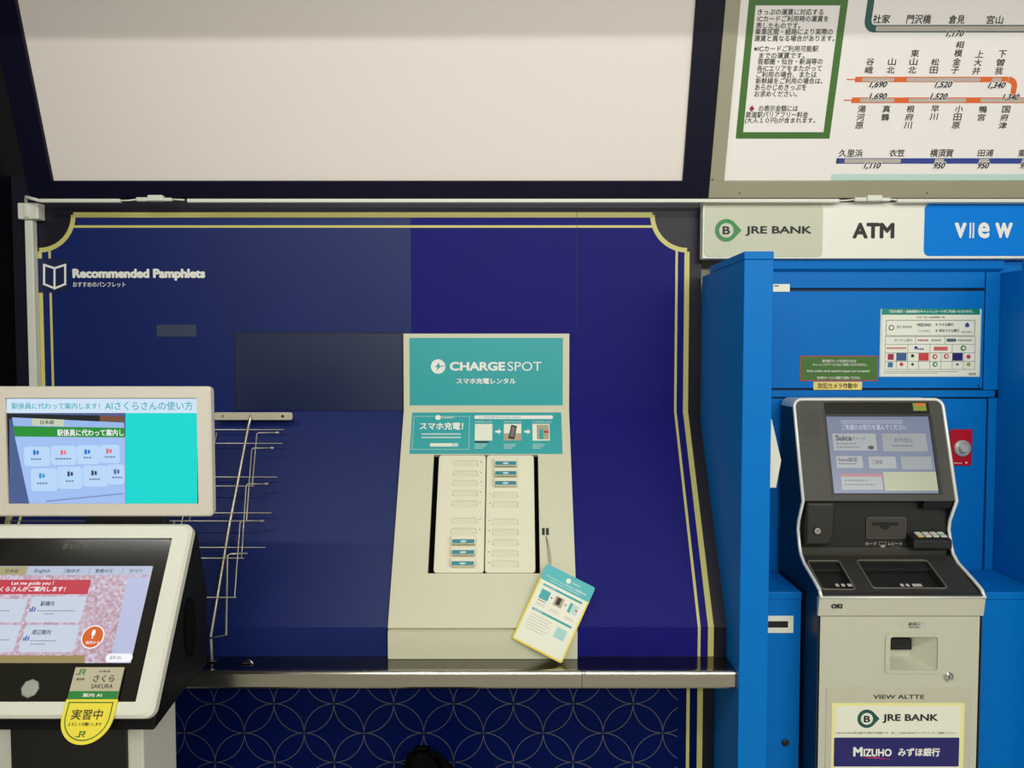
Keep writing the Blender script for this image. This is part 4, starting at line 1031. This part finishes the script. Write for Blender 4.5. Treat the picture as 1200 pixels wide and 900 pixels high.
# ------------------------------------------------------------------ wire pamphlet rack on the slope
rack = thing('pamphlet_rack', 'empty chrome wire pamphlet rack hanging on the navy wall beside the guidance kiosk', 'rack', (-0.75, 1.69, z_shelf))
SB_ = S.off(0.0)
m = MB(); q = W.rect(249.5, 483.5, 342, 492.3)
WB = wall_frame(1.945)
q = WB.rect(249.5, 483.5, 342, 492.3); m.prism(mat('bracket_metal', (214, 206, 180), 0.35, metal=0.3), WB, rrect(*q, .006), -0.0065, -0.004, 0.0006)
for px in (260.5, 331):
    c_ = WB.uv(px, 487.8); m.lathe(CHROME, WB, c_[0], c_[1], [(.0045, -0.004), (.004, -0.0025)], 14); m.poly(BLK, WB, rrect(c_[0] - .003, c_[1] - .0007, c_[0] + .003, c_[1] + .0007), -0.0022)
m.build('bracket', rack)
SO = lambda px, py, d: SB_.at(px, py, d)
m = MB(); p_bot = SO(247, 745, 0.018)
m.tube(WIRE, [WB.at(294, 487, -0.003), WB.at(293.5, 490, 0.004), SO(291, 500, 0.03), SO(268, 620, 0.022), p_bot, Vector((p_bot.x + .001, p_bot.y, (p_bot.z + z_shelf) / 2)), Vector((p_bot.x + .0015, p_bot.y, z_shelf + 0.001))], 0.0034, 10)
m.build('rod', rack)
m = MB(); px_l = SO(-60, 745, 0.018)
m.tube(WIRE, [SO(30, 500, 0.03), SO(-20, 745, 0.018), Vector((SO(-20, 745, 0.018).x, p_bot.y, z_shelf + 0.001))], 0.0034, 10); m.build('rod', rack)
xleft = SO(20, 600, 0.04).x
def hwire(mm, px, py, d, r=0.0013, px0=None):
    b = SO(px, py, d); a = b.copy(); a.x = xleft if px0 is None else SO(px0, py, d).x
    mm.tube(WIRE, [a, b], r, 6)
tiers = [((301, 507), (325, 507), (296, 565), 569.5), ((295, 525), (319, 525), (289, 608), 610.5), ((288.5, 567), (312.5, 567), (284, 640), 654), ((281.5, 610), (307.5, 610.5), (275, 699), 700)]
backs = [(333, 503.5), (331, 519.5), (325, 559), (318, 601)]
for i, (a, b, c_, yb) in enumerate(tiers):
    m = MB(); dd = 0.06
    P1 = SO(*b, dd - .015); P2 = SO(*a, dd); P3 = SO(c_[0], c_[1], dd); P4 = SO(c_[0] - 1, yb, dd)
    m.tube(WIRE, [P1, SO(a[0] + 2, a[1], dd - .001), P2 + (P3 - P2) * .03, P3, P4], 0.0014, 6)
    m.lathe(WIRE, Frame(P1, (0, 1, 0), (0, 0, 1)), 0, 0, [(0.0028, -0.004), (0.0028, 0.004)], 10)
    L4 = P4.copy(); L4.x = xleft; m.tube(WIRE, [L4, P4 + Vector((0.006, 0, 0))], 0.0013, 6)
    hwire(m, backs[i][0], backs[i][1], 0.028)
    # the far side of the same pocket behind the monitor
    Q2 = P2.copy(); Q2.x = SO(254, 507, dd).x - .02 * i; Q4 = P4.copy(); Q4.x = Q2.x - .004
    m.tube(WIRE, [Q2 + Vector((-.01, 0, 0)), Q2, Q4], 0.0014, 6)
    m.build('wire_pocket', rack)
m = MB()
P1 = SO(290, 648.5, .045); P2 = SO(266.5, 651, .06); P3 = SO(265, 744, .05)
m.tube(WIRE, [P1, SO(270, 649, .06), P2, P3, SO(246, 748, .02)], 0.0024, 8)
hwire(m, 311, 641.5, 0.028); m.build('wire_pocket', rack)
m = MB(); fx = atZ(262, 779, z_shelf + .001)
m.box(CHROME, (p_bot.x - .012, p_bot.y - .008, z_shelf + .0008), (p_bot.x + .014, p_bot.y + .008, z_shelf + .003), .0008); m.build('foot_plate', rack)
sc_ = thing('small_clip', 'small loose metal clip lying on the steel counter near the pamphlet rack', 'clip', atZ(290, 777, z_shelf))
m = MB(); c_ = atZ(291, 778, z_shelf)
m.box(CHROME, c_ + Vector((-.014, -.003, .0005)), c_ + Vector((.012, .005, .003)), .001); m.tube(CHROME, [c_ + Vector((-.01, .004, .003)), c_ + Vector((0, .006, .007)), c_ + Vector((.009, .002, .003))], .0016, 6); m.build('body', sc_)

# ------------------------------------------------------------------ guidance kiosk: console on a pedestal, monitor above it
kt = at_depth(226, 615, 1.368); kb = at_depth(180, 842, 1.212)
KX1 = (kt.x + kb.x) / 2; KX0 = KX1 - 0.50
KC = Frame((0, kb.y, kb.z), (1, 0, 0), (0, kt.y - kb.y, kt.z - kb.z)); KLn = (Vector((0, kt.y, kt.z)) - Vector((0, kb.y, kb.z))).length
kiosk = thing('guidance_kiosk', 'white edged guidance kiosk with a tilted touch screen at the left edge', 'kiosk', ((KX0 + KX1) / 2, 1.40, 0))
def kpt(px, py): p = atX(px, py, KX1 + 0.001); return (p.y, p.z)
side = [(kt.y + .012, kt.z - .012), kpt(243, 692), kpt(243, 778), kpt(209, 818)]
low_y = (kb.y + 0.012, kb.z + .004); side += [kpt(181, 856), low_y]
m = MB(); m.extrude_x(mat('kiosk_black', (7, 7, 8), 0.5, spec=0.15), side, KX0 - .001, KX1 + .001, 0.003); m.build('housing', kiosk)
gl = (KC.uv(204, 640)[0] + KC.uv(160, 820)[0]) / 2; gt = KC.uv(100, 632)[1]; gb = KC.uv(100, 823)[1]
mg_ = KX1 - gl
m = MB(); o1 = rrect(KX0 - .002, 0, KX1 + .002, KLn, .016, 6); o2 = rrect(KX0 + mg_, gb, gl, gt, .001, 6)
def rim(mm, m_, fr, po, pi, d0, d1, inset):
    n = len(po); k = len(po)
    cu_ = sum(a for a, b in po) / n; cv_ = sum(b for a, b in po) / n
    def shr(pts, f): return [(a + (cu_ - a) * f / max(abs(a - cu_), .01), b + (cv_ - b) * f / max(abs(b - cv_), .01)) for a, b in pts]
    rings = [[fr.P(a, b, d0) for a, b in po], [fr.P(a, b, d1 - inset) for a, b in po], [fr.P(a, b, d1) for a, b in shr(po, inset)], [fr.P(a, b, d1) for a, b in pi], [fr.P(a, b, d0) for a, b in pi]]
    vs = [p for r in rings for p in r]; fs = []
    for i in range(4):
        for j in range(n): fs.append([i * n + j, i * n + (j + 1) % n, (i + 1) * n + (j + 1) % n, (i + 1) * n + j])
    mm.add(vs, fs, m_)
rim(m, KWHITE, KC, o1, o2, -0.010, 0.008, 0.005); m.build('frame', kiosk)
m = MB(); m.prism(GLASSD, KC, rrect(KX0 + mg_ + .0005, gb + .0005, gl - .0005, gt - .0005), -0.004, 0.004); gp = m.build('glass_panel', kiosk)
KG = KC.off(0.004)
su1 = (KG.uv(178, 664)[0] + KG.uv(155, 776)[0]) / 2; sv1 = KG.uv(90, 663.5)[1]; sv0 = KG.uv(90, 777)[1]; su0 = KX0 + (KX1 - su1)
bnd = bpy.data.materials.new('screen_blossom'); bnd.use_nodes = True
nt = bnd.node_tree; b_ = nt.nodes['Principled BSDF']; b_.inputs['Base Color'].default_value = (.01, .01, .01, 1); b_.inputs['Roughness'].default_value = .22
tc = nt.nodes.new('ShaderNodeTexCoord'); nz = nt.nodes.new('ShaderNodeTexNoise'); nz.inputs['Scale'].default_value = 170; nz.inputs['Detail'].default_value = 6
cr = nt.nodes.new('ShaderNodeValToRGB'); e = cr.color_ramp.elements
e[0].position = 0.34; e[0].color = lin((182, 148, 160)) + (1,); e[1].position = 0.66; e[1].color = lin((214, 214, 236)) + (1,)
k_ = cr.color_ramp.elements.new(0.5); k_.color = lin((206, 176, 192)) + (1,)
nt.links.new(tc.outputs['Object'], nz.inputs['Vector']); nt.links.new(nz.outputs['Fac'], cr.inputs['Fac']); nt.links.new(cr.outputs['Color'], b_.inputs['Emission Color']); b_.inputs['Emission Strength'].default_value = .9
m = MB(); m.poly(bnd, KG, rrect(su0, sv0, su1, sv1), 0.0004); ks = m.build('touch_screen', gp)
m = MB()
SKY = scr('sky', (192, 198, 232)); TILE = scr('tile', (206, 216, 232)); TAB = scr('tab', (188, 198, 222)); RED = scr('red', (200, 62, 76)); SINK = scr('ink', (64, 66, 84)); SWH = scr('white', (246, 246, 250), 1.0)
m.poly(SKY, KG, [(KG.uv(150, 676)[0], sv1 - .02), (su1, sv1 - .02), (su1, sv0), (KG.uv(130, 774)[0], sv0)], 0.00065)
m.poly(scr('tan_ground', (158, 142, 92)), KG, [(su0, sv0), (KG.uv(100, 776)[0], sv0), (KG.uv(100, 766)[0], sv0 + .012), (su0, sv0 + .013)], 0.0007)
m.poly(TAB, KG, [(su0, KG.uv(90, 674)[1]), (su1, KG.uv(90, 674)[1]), (su1, sv1), (su0, sv1)], 0.0008)
prect(m, scr('tab_tan', (176, 166, 122)), KG, -6, 664, 32, 674, 0.0010)
for x in (76, 105, 144): prect(m, SINK, KG, x - .2, 665.5, x + .2, 672.5, 0.001)
prect(m, RED, KG, -50, 679.5, 105, 696.5, 0.0008)
for bx in ((34, 699, 98, 729.5), (26, 732.5, 90, 764.5), (-48, 702, 29, 729.5), (-60, 732.5, 20, 764.5)): prect(m, TILE, KG, *bx, 0.0008, 0.004)
q = KG.uv(109, 746.5); rr_ = abs(KG.uv(122, 746.5)[0] - q[0])
m.poly(SWH, KG, circle(q[0], q[1], rr_ * 1.02, 30), 0.0010); m.poly(scr('orange', (222, 104, 40)), KG, circle(q[0], q[1], rr_ * .92, 30), 0.0013)
m.poly(SWH, KG, rrect(q[0] - rr_ * .16, q[1] + rr_ * .08, q[0] + rr_ * .16, q[1] + rr_ * .62, rr_ * .15), 0.0016); m.poly(SWH, KG, rrect(q[0] - rr_ * .05, q[1] - rr_ * .15, q[0] + rr_ * .05, q[1] + rr_ * .1), 0.0016)
prect(m, SWH, KG, 124, 766, 155.5, 776, 0.0010, 0.008)
for x, y in ((35, 714), (27.5, 748)):
    for k, h in enumerate((4, 6, 5)): prect(m, scr('icon', (84, 108, 172)), KG, x + 2.6 * k, y + 3 - h, x + 2.6 * k + 1.8, y + 3, 0.0011)
m.build('menu', ks)
m = MB()
text(m, SINK, KG, '日本語', (7, 667, 22, 671.5), .0013, .01); text(m, SINK, KG, 'English', (41, 667, 59, 672.3), .0013, .01); text(m, SINK, KG, '簡体字', (78, 667, 94, 671.5), .0013, .01); text(m, SINK, KG, '繁體中文', (112, 667, 133, 671.5), .0013, .01); text(m, SINK, KG, '한국어', (152, 667, 167, 671.5), .0013)
text(m, SWH, KG, 'Let me guide you !', (14, 681.5, 63, 686.8), .0012, .01); text(m, SWH, KG, 'AIさくらさんがご案内します！', (-14, 687.3, 77, 693.5), .0012, .02)
text(m, SINK, KG, '駅構内', (48, 704.5, 64, 710.5), .0012, .02); text(m, SINK, KG, '周辺案内', (38, 738, 60, 744), .0012, .02); text(m, SWH, KG, '質問する', (101, 751.5, 117, 755), .0016, .01); text(m, SINK, KG, '音声 ON', (129, 768.5, 142, 773), .0013)
for y, x0, x1 in ((716, 44, 90), (719.5, 52, 66), (751, 36, 66), (755, 36, 54), (716, -30, 13), (750, -30, 13)):
    n = int((x1 - x0) / 3)
    for k in range(n): prect(m, TAB if False else scr('dim_ink', (120, 126, 146)), KG, x0 + 3 * k, y - .5, x0 + 3 * k + 2.2, y + .5, .0012)
m.build('menu_lettering', ks)
m = MB(); q = KG.uv(36, 807)
m.lathe(mat('button_grey', (176, 178, 168), 0.35, metal=.3), KG, q[0], q[1], [(.0145, .0003), (.0145, .003), (.012, .005)], 8); m.build('button', kiosk)
m = MB()
for k, w in enumerate((4, 2, 3, 2, 4)): prect(m, mat('dim_mark', (78, 76, 68), .5), KG, 74 + 4 * k, 637.5, 74 + 4 * k + w, 643.5, .0005)
m.build('mark', kiosk)
# pedestal
py_ = at_depth(168, 880, 1.375); PYF = py_.y; PXR = py_.x; PYB = atX(207, 880, PXR).y
PXL = atY(-12, 880, PYF).x
zpt = side[4][1] + .03
m = MB(); m.box(KWHITE, (PXL, PYF, 0.0), (PXR, PYB, atX(207, 812, PXR).z), 0.003); pd = m.build('pedestal', kiosk)
PFm = wall_frame(PYF); m = MB(); a = PFm.uv(15, 880)[0]; b = PFm.uv(150.5, 880)[0]
m.prism(BLK, PFm, rrect(a, -EYE.z + .02, b, PFm.uv(90, 846)[1]), .0005, .006, .002); m.build('front_panel', pd)
m = MB(); sdx = Frame((KX1 + .001, 0, 0), (0, 1, 0), (0, 0, 1)); sp0 = kpt(222, 735)
m.prism(RUBBER, sdx, ellipse(sp0[0], sp0[1], .022, .055, 24), .0004, .003, .001); m.build('speaker', kiosk)
# monitor
YMON = 1.355
MF = wall_frame(YMON); mr = MF.rect(-9, 453, 247.5, 605.5)
mon = thing('monitor', 'cream framed monitor showing a teal how-to video above the guidance kiosk', 'monitor', ((mr[0] + mr[2]) / 2, YMON + .03, kt.z + .004))
sr = MF.rect(7.5, 466.5, 231.5, 590.5)
m = MB()
rim(m, BEZEL, MF, rrect(*mr, .007, 5), rrect(*sr, .0005, 5), -.012, 0.0, .003)
m.prism(BEZEL, MF, rrect(mr[0] + .002, mr[1] + .002, mr[2] - .002, mr[3] - .002, .007), -.022, -.006, 0); m.build('housing', mon)
m = MB()
m.prism(BLK, MF, rrect(MF.uv(90, 600)[0], mr[1] - .05, MF.uv(185, 600)[0], mr[1] + .05), -.045, -.0225, .003); m.build('stand', mon)
m = MB(); m.prism(scr('black', (18, 18, 22)), MF, rrect(*sr), -.0055, -.004); msn = m.build('screen', mon)
MS = MF.off(-.004); V = lambda X, Y: (X / 3.75, 440 + Y / 3.75)
def mpoly(mm, c, pts, d): mm.poly(c, MS, [MS.uv(*V(*p)) for p in pts], d)
m = MB()
LAV = scr('lavender', (206, 226, 246), 1.0); TEALS = scr('teal', (0, 214, 206), 1.0); TXT = scr('teal_text', (52, 168, 178), 1.0)
mpoly(m, LAV, [(30, 165), (866, 165), (866, 102), (30, 102)], .0004); mpoly(m, TEALS, [(552, 562), (868, 562), (868, 165), (552, 165)], .0004)
mpoly(m, scr('slate', (72, 92, 142), 1.0), [(42, 562), (552, 562), (552, 166), (42, 166)], .0004)
mpoly(m, scr('tablet_body', (160, 190, 242), 1.0), [(130, 562), (551, 562), (551, 268), (66, 268)], .0008)
mpoly(m, scr('tablet_top', (22, 24, 30)), [(44, 192), (546, 205), (545, 178), (40, 168)], .0008)
mpoly(m, scr('tablet_brown', (120, 78, 62)), [(440, 202), (545, 205), (545, 178), (440, 175)], .0010)
mpoly(m, scr('tablet_tabs', (150, 182, 232), 1.0), [(62, 222), (548, 230), (546, 207), (55, 184)], .0012)
mpoly(m, scr('tablet_yellow', (198, 206, 176), 1.0), [(145, 219), (284, 223), (283, 194), (142, 188)], .0014)
mpoly(m, scr('tablet_green', (30, 142, 44), 1.0), [(68, 268), (549, 272), (548, 230), (60, 224)], .0013)
TW = scr('tablet_tile', (184, 214, 248), 1.0)
for x0, y0, x1, y1 in ((108, 312, 222, 398), (226, 308, 336, 393), (338, 306, 440, 390), (440, 304, 528, 384), (138, 408, 253, 508), (254, 401, 364, 498), (366, 396, 474, 488), (472, 391, 549, 478)):
    prect(m, TW, MS, *V(x0, y0), *V(x1, y1), .0012, .006)
for x, y, c_ in ((160, 338, (30, 110, 200)), (280, 338, (220, 120, 130)), (385, 335, (30, 120, 200)), (480, 332, (220, 110, 120)), (186, 440, (50, 150, 200)), (310, 432, (60, 70, 100)), (415, 428, (60, 70, 90)), (514, 422, (90, 110, 160))):
    prect(m, scr('icon_%d_%d' % (x, y), c_, 1.0), MS, *V(x - 12, y - 11), *V(x - 1, y + 11), .0015, .001); prect(m, scr('icon_%d_%d' % (x, y), c_, 1.0), MS, *V(x + 2, y - 9), *V(x + 13, y + 9), .0015, .002)
m.build('video', msn)
m = MB()
text(m, TXT, MS, '駅係員に代わって案内します！', (*V(52, 120), *V(440, 148)), .0008, .015); text(m, TXT, MS, 'AIさくらさんの使い方', (*V(462, 114), *V(848, 152)), .0008, .012)
text(m, scr('ink2', (60, 70, 80)), MS, '日本語', (*V(180, 196), *V(240, 214)), .0018, .02); text(m, SWH, MS, '駅係員に代わって案内し', (*V(254, 236), *V(546, 266)), .0018, .02)
for x, y, w in ((138, 367, 55), (245, 365, 75), (370, 360, 40), (462, 357, 50), (165, 473, 55), (292, 463, 45), (395, 455, 55), (495, 447, 50)):
    for k in range(max(2, w // 12)): prect(m, scr('dim2', (110, 130, 170)), MS, *V(x + 12 * k, y - 3), *V(x + 12 * k + 9, y + 4), .0015)
for k in range(34): prect(m, scr('dim2', (110, 130, 170)), MS, *V(205 + 10 * k, 549 - k * 1.0), *V(212 + 10 * k, 555 - k * 1.0), .0012)
m.build('video_lettering', msn)
# name tag stuck on the console, hanging over its lower edge
KT = KC.off(0.0105)
tu0 = (KT.uv(88.4, 783)[0] + KT.uv(79.5, 819)[0]) / 2; tu1 = (KT.uv(147, 781)[0] + KT.uv(136.5, 819)[0]) / 2
tv1 = KT.uv(115, 782)[1]; tvg = KT.uv(110, 810)[1]; tvy = KT.uv(108, 819.5)[1]; tvb = KT.uv(90, 873)[1]; tc_ = (tu0 + tu1) / 2; tw = (tu1 - tu0) / 2
nt_ = thing('name_tag', 'trainee name tag with a yellow rounded lower half hanging over the kiosk edge', 'name tag', KT.P(tc_, tvb))
def ushape(ins, top, n=24):
    a = tw + .0015 - ins; vb_ = tvb + ins; ve = tvb + (tvy - tvb) * .62
    return [(tc_ + a * math.cos(PI + PI * k / n), ve + (ve - vb_) * math.sin(PI + PI * k / n)) for k in range(n + 1)] + [(tc_ + a, top), (tc_ - a, top)]
m = MB(); m.prism(YEL, KT, ushape(0, tvy), -.0015, 0.0008); m.build('yellow_part', nt_)
m = MB(); m.prism(mat('tag_tan', (188, 180, 152), .5), KT, rrect(tu0, tvy + .0002, tu1, tv1, .001), -.0015, .0008); m.build('upper_part', nt_)
m = MB(); m.poly(mat('tag_green', (34, 128, 50), .5), KT, rrect(tu0, tvy, tu1, tvg), .0012)
uo, ui = ushape(.0055, tvy - .004), ushape(.0072, tvy - .0057); m.ringstrip(GREEN, KT, uo, ui, .0012); m.build('green_marks', nt_)
m = MB()
text(m, BINK, KT, 'さくら', (110, 791, 134.5, 799.3), .0014, .012); text(m, BINK, KT, 'SAKURA', (107.3, 801.8, 132.6, 806.8), .0014); text(m, BINK, KT, '案内係', (90, 794.5, 99.5, 797.5), .0014, .01); text(m, BINK, KT, '日本語', (117, 785.5, 129.5, 788), .0014)
text(m, WINK, KT, '案内 AI', (97.5, 812.4, 120, 817), .0016, .02); text(m, BINK, KT, '実習中', (84.4, 831.2, 120.6, 843.6), .0014, .012); text(m, BINK, KT, 'よろしくお願いします', (80.3, 846.7, 119.5, 850.8), .0014, .012)
m.build('lettering', nt_)
m = MB()
def jr(mm, c, x0, y0, x1, y1):
    u0, v0, u1, v1 = KT.rect(x0, y0, x1, y1); w = (u1 - u0); h = (v1 - v0); t = h * .16
    for q in ((0, 0, .42, .16), (.34, 0, .5, 1), (.34, .84, 1, 1), (.84, .45, 1, 1), (.55, .45, 1, .6)): mm.poly(c, KT, rrect(u0 + q[0] * w, v0 + q[1] * h, u0 + q[2] * w, v0 + q[3] * h), .0014)
    mm.poly(c, KT, [(u0 + .62 * w, v0 + .5 * h), (u0 + .85 * w, v0), (u0 + 1.02 * w, v0), (u0 + .78 * w, v0 + .5 * h)], .00145)
jr(m, JGREEN, 90, 784.3, 100.5, 790.8); jr(m, GREEN, 89.5, 857, 100, 864)
m.build('railway_logo', nt_)

# ------------------------------------------------------------------ unidentified black object with a rounded top, below the counter
YBg = 1.60; tp = atY(484, 886, YBg)
bg = MB(); bm = bmesh.new(); bmesh.ops.create_cube(bm, size=1)
for v in bm.verts: v.co = Vector((v.co.x * .20, v.co.y * .16, v.co.z * (tp.z))) + Vector((tp.x + .035, YBg + .03, tp.z / 2))
bmesh.ops.subdivide_edges(bm, edges=bm.edges[:], cuts=5, use_grid_fill=True)
for v in bm.verts:
    f = max(0, (v.co.z / tp.z - .72) / .28); s_ = math.sqrt(max(0.0, 1 - f * f * .93))
    v.co.x = tp.x + .01 + (v.co.x - tp.x - .01) * s_; v.co.y = YBg + .03 + (v.co.y - YBg - .03) * s_
bmesh.ops.bevel(bm, geom=[e for e in bm.edges if e.calc_face_angle(0) > .9], offset=.015, segments=3, affect='EDGES')
bg.add_bm(bm, RUBBER, True)
bgt = thing('black_object', 'rounded top of a black object peeking up at the bottom edge below the counter', 'bag', (tp.x, YBg, 0)); bg.build('body', bgt)
m = MB(); m.tube(RUBBER, [Vector((tp.x - .004, YBg + .03, tp.z - .006)), Vector((tp.x - .002, YBg + .03, tp.z + .000)), Vector((tp.x + .022, YBg + .03, tp.z + .000)), Vector((tp.x + .024, YBg + .03, tp.z - .008))], .004, 8); m.build('top_loop', bgt)
